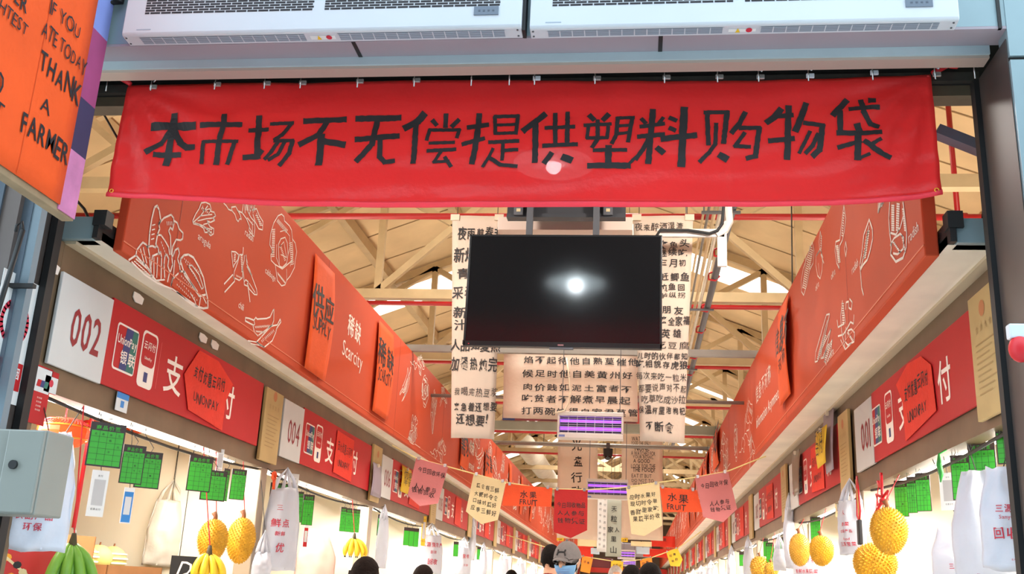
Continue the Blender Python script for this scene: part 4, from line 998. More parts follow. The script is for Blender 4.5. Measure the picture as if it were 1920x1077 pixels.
# loose cables
def cable(name, pts, lab, r=.007): tag(MB().tubes(pts, r, 6).build(name, 'wire', None, True), lab, 'cable')
cable('loose_cable', [PY(140, 372, 4.05), PY(158, 392, 4.05), PY(169, 415, 4.05), PY(173, 440, 4.05)], 'dark loose cable dropping onto the left canopy end beside the orange sign')
cable('loose_cable', [V((PY(172, 180, 4.4).x-.6, 4.4, roofz(PY(172, 180, 4.4).x-.6)-.012)), PY(172, 180, 4.4), PY(195, 215, 4.4), PY(222, 262, 4.4)], 'thin dark cable slanting behind the upper left end of the banner', .006)
cable('loose_cable', [PY(1852, 355, 4.2), PY(1846, 375, 4.2), PY(1843, 410, 4.2), PY(1842, 425, 4.2)], 'dark cable dropping onto the right canopy end beside the right column')
cable('drop_wire', [PY(1484, 384, 8.0), PY(1484, 540, 8.0)+V((0, 0, -.3))], 'thin dark wire hanging from the roof left of the right fascia', .006)

# ------------------------------------------------------------------ paper scrolls of verses
def scroll(lab, Y, tl, tr, bl, br, rows, curl=.03, mtl='scroll', bold=True, jit=.45, name='paper_scroll', ink='ink', wave=.006):
    A, B, D, E_ = PY(*tl, Y), PY(*tr, Y), PY(*bl, Y), PY(*br, Y)
    t = thing(name, lab, 'scroll', ((D.x+E_.x)/2, Y, min(D.z, E_.z)))
    seed = rnd.uniform(0, 9)
    def sh(i, j):       # j runs upwards
        l = D.lerp(A, j); r = E_.lerp(B, j); p = l.lerp(r, i)
        return V((p.x, Y-curl*(1-j)**3*(1.2-4*(i-.5)**2)+wave*math.sin(i*5+seed+j*4), p.z))
    MB().grid(sh, 8, 24, .0012).build('paper', mtl, t, True)
    def on(u, v, n):
        j = (v-D.z)/(A.z-D.z); l = D.lerp(A, j); r = E_.lerp(B, j); i = (u-l.x)/(r.x-l.x); q = sh(i, j); return V((u, q.y-n-.002, v))
    for k, row in enumerate(rows):
        px, py, txt, wpx, hpx = row[:5]; bo = row[5] if len(row) > 5 else bold
        L = PY(px, py, Y); R_ = PY(px+wpx, py, Y); T_ = PY(px, py-hpx, Y)
        m = MB(); letters(m, on, txt, L.x, L.z, (T_.z-L.z)*1.05, bo, jit=jit, n=.003, fit=R_.x-L.x); m.build('brush_line', ink, t)
    m = MB()
    for i in (.06, .94): p = sh(i, .985); m.box((p.x-.03, Y-.012, p.z-.012), (p.x+.03, Y-.001, p.z+.03))
    m.build('tape', 'tape', t)
    for i in (.1, .9):
        p = sh(i, .99); MB().tubes([p+V((0, .004, 0)), V((p.x, Y+.004, roofz(p.x)+.004))], .0025, 5).build('hanging_cord', 'wire', t)
    return t
# left and right scrolls flank the television
YS = 6.3
scroll('long pale scroll of brushed verses hanging behind the left edge of the television', YS, (848, 405), (942, 405), (846, 822), (927, 825), [
 (858, 446, '夜雨剪春韭', 84, 22), (850, 490, '新炊间黄', 84, 25), (852, 524, '青菜', 66, 22), (847, 556, '采挖香蕉', 90, 22), (848, 592, '新面饼', 88, 20), (848, 616, '汁浓汤', 86, 22),
 (844, 656, '人品如夏热', 94, 20), (843, 694, '加餐热炖完', 90, 26), (850, 742, '我喝完热豆浆', 84, 16, False), (849, 770, '来急着还想要', 84, 17), (854, 796, '还想要!', 62, 20)])
scroll('long pale scroll of brushed verses hanging behind the right edge of the television', YS, (1187, 405), (1300, 405), (1200, 828), (1283, 833), [
 (1190, 431, '夜来醉酒湿漉', 92, 14, False), (1232, 464, '夹鱼头', 62, 14), (1232, 480, '继续吃', 58, 15), (1236, 498, '三月初', 52, 14), (1236, 526, '赶鲫鱼', 58, 16), (1234, 545, '炖鱼回', 52, 14), (1236, 558, '鲈纵拐', 50, 11, False),
 (1238, 589, '朋友', 46, 17), (1238, 608, '来全家福', 56, 16), (1238, 634, '英雄', 42, 19), (1228, 654, '吃豆腐', 66, 14, False), (1194, 672, '儿时的伙伴都知', 96, 13), (1192, 690, '吃相貌存虎狼', 98, 15), (1192, 712, '每次来吃一粒米', 96, 14, False), (1196, 734, '都要说声对不起', 92, 15, False),
 (1202, 755, '吃草吃成沙拉', 84, 14, False), (1196, 776, '保温杯里泡枸杞', 90, 15), (1208, 808, '不断食', 56, 18)])
YV = YRAIL+.12
scroll('wide pale sheet of inked verses in five rows hanging in the middle below the television', YV, (948, 420), (1194, 420), (943, 784), (1196, 792), [
 (976, 658, '净洗铛少著水柴头', 206, 12), (980, 681, '焰不起待他自熟莫催他', 218, 14), (978, 706, '候足时他自美黄州好', 210, 14), (978, 731, '肉价贱如泥土富者不', 208, 13), (977, 753, '吃贫者不解煮早晨起', 206, 14), (976, 776, '打两碗饱得自家君莫管', 222, 14)], .008, name='verse_sheet', jit=.2)
# printed dark red panel standing on the trough
p0, p1 = PY(942, 784, YTR-.09), PY(1282, 814, YTR-.09)
t = thing('picture_board', 'dark maroon printed picture board behind the lower edge of the middle verse sheet', 'board', ((p0.x+p1.x)/2, YTR-.09, 3.86))
fr = Fr((p0.x, YTR-.075, 0), FRONT); w = p1.x-p0.x
zb = 3.862; zt = zb+.42
MB().box((0, zb, 0), (w, zt, .012), 0, fr).build('panel', mat('maroon_print', (138, 52, 62), .5, 0, .35, 1.5), t)
m = MB(); m.prism(fr, [(w*.2, zb), (w*.42, zb+.30), (w*.62, zb+.30), (w*.75, zb)], .012, .014); m.prism(fr, [(w*.62, zb), (w*.75, zb+.3), (w, zb+.3), (w, zb)], .012, .0135, 1); m.prism(fr, [(0, zb), (0, zb+.3), (w*.07, zb+.3), (w*.07, zb)], .012, .0135, 2)
m.build('printed_shapes', [mat('deep_maroon', (104, 30, 34), .5), mat('brick_red', (186, 62, 52), .5), 'navy'], t)

# ------------------------------------------------------------------ violet insect lamps down the middle
def insect_lamp(px0, py0, px1, py1, Y, lab, n=7, lead=True):
    A, B = PY(px0, py0, Y), PY(px1, py1, Y); x0, x1, z1, z0 = A.x, B.x, A.z, B.z; w, h = x1-x0, z1-z0
    t = thing('insect_lamp', lab, 'insect lamp', ((x0+x1)/2, Y, z0), 'violet insect lamps')
    fr = Fr((x0, Y, z0), FRONT); m = MB()
    m.box((0, h*.84, -.09), (w, h, .03), 0, fr); m.box((0, 0, -.09), (w, h*.20, .03), 0, fr)
    m.box((0, h*.2, -.09), (w*.035, h*.84, .03), 0, fr); m.box((w*.965, h*.2, -.09), (w, h*.84, .03), 0, fr)
    bevel(m.build('housing', mat('silver_grey_casing', (206, 196, 190), .45, .2), t), .006)
    MB().box((.02*w, h*.2, -.085), (.98*w, h*.84, -.07), 0, fr).build('back_plate', 'dark', t)
    for v in (.40, .68):
        m = MB(); m.tubes([fr.p(w*.04, h*v, -.035), fr.p(w*.96, h*v, -.035)], h*.055, 8); m.build('violet_tube', 'uv', t, True)
    m = MB()
    for i in range(1, n): m.box((w*(.035+.93*i/n)-.0025, h*.2, .018), (w*(.035+.93*i/n)+.0025, h*.84, .023), 0, fr)
    for i in range(9): m.box((w*.03, h*(.22+.075*i)-.002, .016), (w*.97, h*(.22+.075*i)+.002, .020), 0, fr)
    m.build('guard_grid', mat('grid_wire', (196, 184, 186), .4, .4), t)
    MB().box((w*.03, h*.05, .03), (w*.12, h*.13, .031), 0, fr).build('rating_label', 'clothblue', t)
    zr = roofz(x0)+.004
    for u in (.06, .94):
        MB().tubes([fr.p(w*u, h, -.03), fr.p(w*u, h+(zr-z1), -.03)], .004, 5).build('hanging_wire', 'steelgrey', t)
    return t, fr, w, h
YI = YRAIL-.35
t, fr, w, h = insect_lamp(1046, 772, 1169, 826, YI, 'nearest violet insect lamp, hanging in front of the middle verse sheet')
P = [PY(x, y, YI-.06) for x, y in ((1040, 775), (1058, 771), (1066, 757), (1069, 735), (1066, 700), (1062, 672))]
MB().tubes(P, .010, 6).build('power_lead', 'tape', t, True)
YI2 = PZ(1140, 915, 3.6).y
t, fr, w, h = insect_lamp(1100, 898, 1178, 938, 13.6, 'second violet insect lamp, hanging between the two long sheets', 6)
insect_lamp(1143, 998, 1167, 1018, 22, 'third violet insect lamp down the hall, above the grey cap', 5)
insect_lamp(1158, 1031, 1191, 1050, 24, 'fourth violet insect lamp down the hall, right above the grey capped head', 5)
insect_lamp(1168, 1050, 1192, 1063, 30, 'farthest violet insect lamp, over the yellow flag', 5)
q = PY(1140, 848, YPIPE-.1)
t = thing('surveillance_camera', 'small black surveillance camera hanging from the slim grey pipe', 'camera', q)
MB().tubes([(q.x, q.y, q.z-.07), (q.x, q.y, q.z+.05)], [.075, .08], 14).build('body', 'black', t); MB().ball((q.x, q.y, q.z-.07), .066, 14, 8).build('lens_dome', 'tv', t, True)
MB().tubes([(q.x, q.y, q.z+.05), (q.x, q.y, 3.80)], .03, 8).build('bracket', 'steelgrey', t)

# ------------------------------------------------------------------ second row of long sheets and what hangs beyond
Y2 = YPIPE+.15
scroll('tall pale sheet with four big brushed characters hanging behind the nearest insect lamp', Y2, (1047, 778), (1121, 778), (1044, 1009), (1120, 1014), [
 (1068, 847, '光', 26, 25), (1073, 876, '盘', 22, 22), (1067, 906, '行', 28, 22), (1069, 932, '动', 24, 22)], .03)
scroll('tall pale sheet of handwritten English capitals about food, right of the insect lamps', Y2, (1166, 778), (1242, 778), (1165, 1012), (1243, 1015), [
 (1184, 827, 'WATCHED', 34, 8, False), (1184, 834, 'FOOD THE ONLY', 36, 6, False), (1190, 845, 'NONE', 28, 8, True), (1183, 854, 'A WATCHED FOR', 46, 8, False), (1186, 860, 'YOUR BOWL.', 40, 6, False), (1187, 868, 'A GOOD', 32, 7, True), (1183, 878, 'LOOK FOR THE', 46, 8, False), (1186, 885, 'THE FOOD!', 42, 8, True),
 (1184, 896, 'EAT IT BUT', 38, 7, False), (1184, 904, 'DO NOT TO', 42, 6, False), (1186, 911, 'WASTE THE', 44, 6, False), (1190, 918, 'FOOD!', 32, 7, True)], .03, bold=False, jit=.15)
def plain(lab, Y, tl, br, mt, rows=(), name='hanging_sheet', cat='sheet', th=.004, wire=True):
    A, B = PY(*tl, Y), PY(*br, Y)
    t = thing(name, lab, cat, ((A.x+B.x)/2, Y, B.z)); fr = Fr((A.x, Y, B.z), FRONT); w, h = B.x-A.x, A.z-B.z
    MB().grid(lambda i, j: fr.p(w*i, h*j, .02*math.sin(i*4+j*3)*.5), 6, 10, th).build('sheet', mt, t, True)
    for u, v, txt, sz, bo in rows:
        m = MB(); letters(m, fr, txt, w*u, h*v, h*sz, bo, align='C', n=.018, jit=.3); m.build('lettering', 'ink', t)
    zr = roofz(A.x+w*.5)+.004
    if wire: MB().tubes([fr.p(w*.5, h-.01), fr.p(w*.5, zr-B.z)], .004, 5).build('hanging_wire', 'wire', t)
    return t
plain('narrow white sheet with two columns of small characters beside the second insect lamp', 19.0, (1121, 925), (1137, 1036), 'whitepaper', [(.3, .9-.1*i, '水果时令生活好吃不贵'[i], .045, False) for i in range(9)]+[(.75, .88-.1*i, '现切甜熟透现挑白菜葱'[i], .045, False) for i in range(9)])
plain('grey green sheet with bold characters hanging beyond the second insect lamp', 19.2, (1137, 935), (1165, 1045), mat('grey_green_sheet', (168, 172, 158), .8), [(.5, .78, '天', .11, True), (.5, .6, '粒', .12, True), (.5, .42, '家人', .10, True), (.5, .26, '里', .10, True), (.5, .07, '山', .12, True)])
plain('red hanging sign far down the hall on the right, with faint lettering', 23.0, (1220, 1005), (1266, 1027), 'redpaper', [(.5, .55, '水果', .3, False)], 'hanging_sign', 'sign', .02)
plain('lower wide red hanging sign far down the hall under the faintly lettered one', 25.0, (1206, 1029), (1268, 1047), 'redpaper', [], 'hanging_sign', 'sign', .02)
plain('red hanging sign far down the hall beside the left long sheet', 25.0, (1082, 1020), (1112, 1048), 'redpaper', [], 'hanging_sign', 'sign', .02)
plain('cream hanging sheet at the foot of the left long sheet', 21.0, (1083, 1008), (1120, 1026), 'cream', [])
plain('cream hanging sheet at the foot of the right long sheet', 21.0, (1183, 1015), (1222, 1026), 'cream', [])
plain('pale blue hanging sign under the right long sheet', 24.0, (1193, 1026), (1218, 1040), mat('pale_blue_sign', (196, 216, 232), .6), [], 'hanging_sign', 'sign', .02)
plain('pale blue hanging sign left of the narrow white sheet', 24.0, (1108, 1028), (1124, 1040), mat('pale_blue_sign', (196, 216, 232), .6), [], 'hanging_sign', 'sign', .02)
plain('tiny yellow tag at the foot of the left long sheet', Y2-.035, (1044, 1009), (1057, 1015), 'yellow', [(.5, .3, '水果', .5, True)], 'price_tag', 'tag', wire=False)
plain('tiny yellow tag between the two long sheets', Y2-.035, (1165, 1009), (1177, 1017), 'yellow', [(.5, .3, '水果', .5, True)], 'price_tag', 'tag', wire=False)
plain('grey ceiling duct panel hanging far down the middle of the hall', 33.0, (1160, 1018), (1222, 1046), mat('duct_grey', (148, 142, 150), .6), [], 'duct_panel', 'panel', .05)
plain('dark maroon board far down the hall behind the string of yellow flags', 34.0, (1092, 1046), (1150, 1066), mat('deep_maroon2', (96, 30, 36), .6), [], 'hanging_sign', 'sign', .03)
plain('long red board across the far end of the aisle under the signs', 38.0, (1102, 1062), (1250, 1080), mat('far_red', (186, 44, 34), .6), [], 'hanging_sign', 'sign', .03)
# fat pale air duct hanging on the left of the roof space
a, b = PZ(985, 835, 4.9), PZ(1020, 880, 4.9)
t = thing('air_duct', 'pale round air duct under the roof, left of the long sheets', 'duct', (a.x, a.y, 4.9))
MB().tubes([(a.x, a.y, 4.9), (a.x, a.y+14, 4.9)], .26, 16).build('duct', 'tube', t, True)
for k in range(3): MB().tubes([(a.x, a.y+1+4*k, 5.1), (a.x, a.y+1+4*k, roofz(a.x)-.02)], .012, 6).build('strap', 'steelgrey', t)

# ------------------------------------------------------------------ strings of paper flags
def flag(Y, tl, tr, bl, br, tip, mt, lab, rows, shape='point', grp='paper flags on the near string', ink='ink'):
    A, B, D, E_ = PY(*tl, Y), PY(*tr, Y), PY(*bl, Y), PY(*br, Y)
    t = thing('paper_flag', lab, 'flag', A.lerp(B, .5), grp)
    fr = Fr((0, Y, 0), FRONT); pl = [(D.x, D.z)]
    if tip: Tp = PY(*tip, Y); pl.append((Tp.x, Tp.z))
    pl += [(E_.x, E_.z), (B.x, B.z), (A.x, A.z)]
    off = rnd.uniform(.004, .02)
    MB().prism(fr, pl, off, off+.0016).build('paper', mt, t)
    c = (A+B)/2; ax = (B-A); sl = ax.z/ax.x
    for px, py, txt, wpx, hpx in rows:
        L = PY(px, py, Y); R_ = PY(px+wpx, py, Y); T_ = PY(px, py-hpx, Y)
        m = MB(); letters(m, fr, txt, L.x, L.z, (T_.z-L.z)*1.1, True, jit=.4, n=off+.0035, fit=R_.x-L.x, slope=sl); m.build('ink_line', ink, t)
    m = MB()
    for p in (A.lerp(B, .08), A.lerp(B, .9)): m.box((p.x-.012, Y-off-.008, p.z-.012), (p.x+.012, Y+.007, p.z+.018))
    m.build('clip', 'chrome', t)
YF = PX(1430, 858, FR_).y
pts = [PX(700, 823, FL+.01)] if False else []
L0 = V((FL-.03, YF, PY(745, 836, YF).z))
P = [L0]+[PY(x, y, YF) for x, y in ((781, 860), (841, 876), (889, 889), (949, 905), (1000, 914), (1040, 918), (1102, 919), (1140, 917), (1176, 914), (1238, 905), (1303, 896), (1365, 884))]+[PX(1430, 858, FR_-.002), PX(1430, 858, FR_-.002)+V((.03, 0, .01))]
t = tag(MB().tubes(P, .006, 6).build('flag_string', 'cord', None, True), 'cream string of the near paper flags tied between the two fascias', 'string')
q = 'paper flags on the near string'
flag(YF, (781, 860), (841, 876), (765, 930), (822, 945), (788, 950), 'pink', 'pink pointed paper flag at the left end of the near string', [(784, 884, '今日回收环保', 52, 9), (776, 915, '人人参与', 44, 10), (772, 922, '钱物回收', 44, 10)])
flag(YF, (889, 889), (949, 905), (874, 960), (934, 976), (903, 984), 'cream', 'cream pointed paper flag with four inked rows, left one on the near string', [(893, 914, '蔬食有三鲜', 44, 9), (889, 928, '大概时令食', 46, 9), (886, 942, '口味时蔬好', 46, 9), (882, 956, '应季三鲜好', 50, 10)])
flag(YF, (949, 908), (1036, 916), (942, 949), (1034, 951), None, 'flagorange', 'orange red FRUIT flag on the left half of the near string', [(974, 932, '水果', 34, 14), (974, 946, 'FRUIT', 34, 10)])
flag(YF, (1040, 918), (1102, 920), (1038, 998), (1101, 995), (1070, 1010), 'crimson', 'crimson pointed paper flag in the middle of the near string', [(1044, 951, '今日回收物品', 54, 9), (1044, 966, '人人参与', 52, 9), (1044, 980, '钱物凭证', 54, 10)])
flag(YF, (1174, 916), (1236, 906), (1184, 1002), (1242, 986), (1208, 1006), 'cream', 'cream pointed paper flag with four inked rows, right one on the near string', [(1180, 938, '应时水果好', 50, 9), (1181, 951, '现切时令单', 52, 9), (1181, 966, '香甜里家吃', 54, 9), (1186, 980, '果蔬半价收', 52, 10)])
flag(YF, (1237, 914), (1306, 920), (1243, 961), (1317, 961), None, 'flagorange', 'orange red FRUIT flag on the right half of the near string', [(1250, 940, '水果', 42, 16), (1250, 955, 'FRUIT', 36, 10)])
flag(YF, (1303, 896), (1365, 885), (1318, 970), (1382, 955), (1356, 980), 'pink', 'pink pointed paper flag at the right end of the near string', [(1313, 917, '今日回收环保', 52, 9), (1330, 951, '人人参与', 38, 9), (1331, 961, '钱物凭证', 40, 8)])
YG = 18.5
P = [V((FL+.002, YG, PY(985, 1005, YG).z))]+[PY(x, y, YG) for x, y in ((1060, 1038), (1093, 1044), (1112, 1047), (1150, 1053), (1170, 1053), (1202, 1050), (1222, 1046), (1250, 1036), (1272, 1028))]
P.append(V((FR_-.002, YG, P[-1].z+.3)))
tag(MB().tubes(P, .008, 5).build('flag_string', 'cord', None, True), 'cream string of the small yellow and orange flags farther down the aisle', 'string')
g2 = 'small flags on the far string'
flag(YG, (1092, 1043), (1112, 1047), (1088, 1072), (1106, 1076), None, mat('amber_paper', (240, 140, 40), .75), 'small orange flag beside the grey cap on the far string', [(1094, 1056, '优惠', 12, 5)], grp=g2)
flag(YG, (1146, 1051), (1169, 1053), (1145, 1076), (1167, 1078), None, 'yellow', 'small yellow flag at the middle of the far string', [(1148, 1062, '半价优', 18, 5)], grp=g2)
flag(YG, (1200, 1051), (1222, 1045), (1202, 1072), (1224, 1070), None, mat('amber_paper', (240, 140, 40), .75), 'small orange flag above the right pair of dark haired heads', [(1203, 1060, '优惠', 14, 5)], grp=g2)
flag(YG, (1249, 1036), (1270, 1028), (1257, 1062), (1280, 1050), (1274, 1063), 'yellow', 'small yellow pointed flag at the right end of the far string', [(1254, 1046, '优惠', 14, 5), (1258, 1056, '半价', 14, 5)], grp=g2)
flag(YG, (1030, 1030), (1046, 1036), (1026, 1050), (1044, 1056), None, 'yellow', 'small yellow flag half hidden behind the dark haired man on the far string', [], grp=g2)

# ------------------------------------------------------------------ entrance, left: hanging farmer sign, electric box, notices
XS = -2.15
fr = Fr((XS, 0, 0), LWALL)
e0 = fr.hit(180, 15); e1 = fr.hit(110, 390); p0 = fr.hit(205, 50); p1 = fr.hit(141, 410); b0 = fr.hit(0, 330)
ue, up_, zb, = (e0[0]+e1[0])/2, (p0[0]+p1[0])/2, e1[1]; ul = b0[0]-.75; zt = zb+1.25
t = thing('farmer_sign', 'orange cloth covered signboard lettered IF YOU ATE TODAY THANK A FARMER', 'signboard', fr.p(ue, zb))
bevel(MB().box((ul, zb-.012, -.05), (up_, zt, -.004), 0, fr).build('backing_board', 'board', t), .003)
MB().grid(lambda i, j: fr.p(ul+(ue-ul)*i, zb+.012+(zt-zb-.02)*j, .004+.003*math.sin(i*9)*math.sin(j*7)), 16, 16, .003).build('orange_cloth', 'clothorange', t, True)
zz = [fr.hit(150, 290)[1], fr.hit(165, 190)[1], fr.hit(200, 62)[1]]
m = MB()
def band(z0, z1, mi, sl=0):
    m.prism(fr, [(ue-.004, z0), (up_-.002, z0+sl), (up_-.002, z1+sl), (ue-.004, z1)], -.003, .002, mi)
q = [zb-.004, fr.hit(128, 275)[1], fr.hit(150, 180)[1], fr.hit(178, 55)[1], zt]
band(q[0], q[1], 0); band(q[1], q[2], 1); band(q[2], q[3], 2); band(q[3], q[4], 3)
m.build('striped_end_cloth', ['clothpink', 'clothnavy', 'clothpurple', 'clothblue'], t)
m = MB(); m.ribbon(fr, [((ue+ul)/2+.27, zb+.02), ((ue+ul)/2+.27, zt)], .003, .008); m.build('seam', mat('orange_seam', (206, 78, 22), .8), t)
def sgn(px0, py0, px1, py1, txt, hpx, bold):
    a, b = fr.hit(px0, py0), fr.hit(px1, py1); c = fr.hit(px0, py0-hpx)
    m = MB(); letters(m, fr, txt, a[0], (a[1]+b[1])/2, (c[1]-a[1]), bold, n=.0095, jit=.35, fit=(b[0]-a[0])*.92); m.build('painted_words', 'ink', t)
sgn(86, 28, 150, 76, 'IF YOU', 33, False); sgn(70, 76, 165, 136, 'ATE TODAY', 34, False); sgn(64, 138, 152, 196, 'THANK', 48, True)
sgn(68, 205, 92, 220, 'A', 34, False); sgn(30, 252, 130, 312, 'FARMER', 48, True)
sgn(-40, 12, 56, 60, 'LIGHTEST', 30, False); sgn(-30, -30, 54, 18, 'MAKER', 36, True); sgn(-60, 140, 5, 175, 'YOO', 46, True); sgn(-60, 190, 6, 222, 'EAT', 32, True)
m = MB(); 
for z in (zt-.2, zt-.5): m.tubes([fr.p(up_-.1, z, -.05), fr.p(up_-.1, z, -.12), V((XS-.12, YW+.02, z))], .012, 6)
m.build('wall_bracket', 'dark', t)
# electric box
YE = 3.38
A, B, D = PY(0, 792, YE), PY(88, 806, YE), PY(64, 966, YE)
t = thing('electric_box', 'grey steel electric box with a round black lock at the lower left of the doorway', 'electric box', ((A.x+B.x)/2, YE, D.z))
fr = Fr((0, YE, 0), FRONT); xl = A.x-.10
bevel(MB().box((xl, D.z, -.19), (B.x, B.z, -.012), 0, fr).build('case', 'boxgrey', t), .006)
s_ = PY(20, 800, YE).x
bevel(MB().box((s_, D.z+.004, -.010), (B.x-.002, B.z-.004, .006), 0, fr).build('door', 'boxgrey', t), .005)
L = PY(18, 872, YE); m = MB(); m.tubes([(L.x+.02, YE-.004, L.z), (L.x+.02, YE-.016, L.z)], .016, 14); m.build('lock', 'black', t)
# no smoking notice on the inner face of the left column
fr = Fr((-2.463, 0, 0), LWALL)
a, b = fr.hit(70, 535), fr.hit(42, 765)
t = thing('no_smoking_notice', 'white no smoking notice with red ring and red base on the left door reveal', 'notice', fr.p(3.62, b[1]))
MB().box((3.50, b[1], 0), (3.738, a[1], .003), 0, fr).build('sheet', 'whitepaper', t)
c = fr.hit(42, 612); m = MB(); R0 = .085; uc = 3.625
for i in range(28):
    q0, q1 = i*2*math.pi/28, (i+1)*2*math.pi/28
    m.ribbon(fr, [(uc+R0*math.cos(q0), c[1]+R0*math.sin(q0)), (uc+R0*math.cos(q1), c[1]+R0*math.sin(q1))], .02, .0045)
m.ribbon(fr, [(uc-.055, c[1]+.055), (uc+.055, c[1]-.055)], .018, .0045); m.build('prohibition_ring', 'redink', t)
m = MB(); m.box((uc-.05, c[1]-.012, .003), (uc+.02, c[1]+.004, .004), 0, fr); m.box((uc+.025, c[1]-.012, .003), (uc+.05, c[1]+.004, .004), 0, fr); m.build('cigarette_symbol', 'ink', t)
z1, z0 = fr.hit(55, 690)[1], fr.hit(45, 740)[1]
MB().box((3.505, z0, .003), (3.733, z1, .0045), 0, fr).build('red_base', 'redsign', t)
m = MB(); letters(m, fr, '禁止吸烟', 3.62, z1-.062, .05, True, align='C', n=.0055, fit=.2); letters(m, fr, 'NO SMOKING', 3.62, z1-.10, .018, True, align='C', n=.0055); letters(m, fr, '公共场所', 3.62, z1-.13, .018, False, align='C', n=.0055); m.build('notice_words', 'whitepaper', t)
# stall jambs beside the columns and the stickers on the left one
struct(MB().box((XL-.03, 3.80, 0), (XL-.002, 3.955, 2.79)).build('trim_18', 'header'))
struct(MB().box((XR+.002, 3.80, 0), (XR+.03, 3.955, 2.79)).build('trim_19', 'header'))
fr = Fr((XL, 0, 0), LWALL)
def sticker(tl, br, lab, parts):
    a, b = fr.hit(*tl), fr.hit(*br); w, h = b[0]-a[0], a[1]-b[1]
    t = thing('payment_sticker', lab, 'sticker', fr.p(a[0]+w/2, b[1]), 'stickers on the left stall jamb'); MB().box((a[0], b[1], 0), (b[0], a[1], .003), 0, fr).build('sheet', 'redsign', t)
    for nm, u0, v0, u1, v1, mt in parts:
        MB().box((a[0]+w*u0, b[1]+h*v0, .003), (a[0]+w*u1, b[1]+h*v1, .0045), 0, fr).build(nm, mt, t)
    return a, b, w, h, t
a, b, w, h, t = sticker((66, 682), (80, 800), 'tall red and white payment sticker with a small card mark on the left stall jamb', [('white_top', .06, .55, .94, .97, 'whitepaper')])
m = MB(); v0, v1 = b[1]+h*.64, b[1]+h*.76
for i in range(3): m.flat(fr, [(a[0]+w*(.2+.2*i), v0), (a[0]+w*(.4+.2*i), v0), (a[0]+w*(.45+.2*i), v1), (a[0]+w*(.25+.2*i), v1)], .0055, i)
m.build('card_mark', ['redsign', 'navy', 'teal'], t)
m = MB()
for i in range(4): letters(m, fr, '支付优惠', a[0]+w*.5, b[1]+h*(.44-.07*i), h*.035, False, align='C', n=.0045)
m.build('small_words', 'line', t)
a, b, w, h, t = sticker((86, 692), (103, 742), 'small square sticker with a red top and red seal on the left stall jamb', [('white_base', .03, .02, .97, .74, 'whitepaper')])
m = MB(); uc, vc = a[0]+w*.5, b[1]+h*.44
m.flat(fr, [(uc+w*.16*math.cos(i*.524), vc+w*.16*math.sin(i*.524)) for i in range(12)], .0055); m.build('seal', 'redink', t)
def hook_card(tl, br, lab, X, name, cols, rows=(), cat='card', frn=None, grp=None):
    frn = frn or Fr((X, 0, 0), LWALL); a, b = frn.hit(*tl), frn.hit(*br); u0, u1 = sorted((a[0], b[0])); z0, z1 = b[1], a[1]; w, h = u1-u0, z1-z0
    t = thing(name, lab, cat, frn.p(u0+w/2, z0), grp); MB().box((u0, z0, 0), (u1, z1, .003), 0, frn).build('sheet', cols[0], t)
    for nm, x0, y0, x1, y1, mt in rows: MB().box((u0+w*x0, z0+h*y0, .003), (u0+w*x1, z0+h*y1, .0042), 0, frn).build(nm, mt, t)
    return t, frn, u0, z0, w, h
t, f2, u0, z0, w, h = hook_card((220, 734), (236, 776), 'small white tag with a blue head stuck under sign 002', XL+.008, 'blue_tag', ['whitepaper'], [('blue_head', .0, .68, 1, 1, 'blue'), ('blue_mark', .38, .22, .66, .58, 'blue')], 'tag')

# ------------------------------------------------------------------ goods hanging under the headers
def price_card(side, tl, trx, h_px, lab, k=0, angd=50, X=None, detail=True):
    sg = 1 if side == 'left' else -1
    X = X if X is not None else (XL-.045 if side == 'left' else XR+.045)
    P = PX(*tl, X); N = ang(angd*sg); f = Fr(P, N)
    w = abs(f.hit(trx, tl[1]+(trx-tl[0])*.3*(1 if side == 'left' else -.6))[0]); h = abs(f.hit(tl[0], tl[1]+h_px)[1])
    t = thing('price_card', lab, 'price card', f.p(w/2, -h), 'green price cards')
    b = w*.045
    MB().box((0, -h, -.0015), (w, 0, .0015), 0, f).build('border', 'maroon', t)
    MB().box((b, -h+b, .0012), (w-b, -h*.19, .0026), 0, f).build('green_face', 'green', t)
    m = MB()
    if detail:
        letters(m, f, '商品价签', w/2, -h*.155, h*.105, True, align='C', n=.0030, fit=w*.72); m.build('card_title', 'green', t)
        m = MB()
        for i in range(1, 6): m.box((b, -h*(.19+.132*i)-.0006, .0026), (w-b, -h*(.19+.132*i)+.0006, .0030), 0, f)
        for u in (.28, .5, .74): m.box((w*u-.0006, -h+b, .0026), (w*u+.0006, -h*.19, .0030), 0, f)
        for i, (u, v) in enumerate(((.17, .23), (.38, .23), (.6, .23), (.84, .23), (.6, .36+.13*(k % 3)), (.84, .36+.13*((k+1) % 3)), (.6, .62))): letters(m, f, '名称单位格元半'[i % 7], w*u, -h*(v+.06), h*.06, False, align='C', n=.0032)
        m.build('card_print', 'ink', t)
    m = MB(); zt = 2.125
    q = f.p(w*.5, 0)
    m.tubes([q+V((0, 0, -.004)), q+V((.012*sg, 0, .02)), V((X, q.y, zt-.02)), V((X, q.y, zt+.012))], .0022, 5); m.build('wire_ring', 'wire', t)
    return t
LC = [((172, 790), 236, 84, 'largest green price card, nearest on the left, above the white code card'), ((233, 833), 274, 74, 'green price card second from the left column, half behind its neighbour'), ((260, 845), 305, 70, 'green price card third from the left column, above the blue framed card'),
 ((357, 853), 400, 68, 'green price card hanging above the pair of durians, leftmost of the four'), ((381, 880), 426, 58, 'green price card above the left durian, second of the four'), ((421, 878), 432, 62, 'green price card seen nearly edge on above the durians'), ((436, 879), 463, 58, 'green price card above the right durian, at the stall post')]
for i, (tl, tr, h, lab) in enumerate(LC): price_card('left', tl, tr, h, lab, i, 44 if i != 5 else 80)
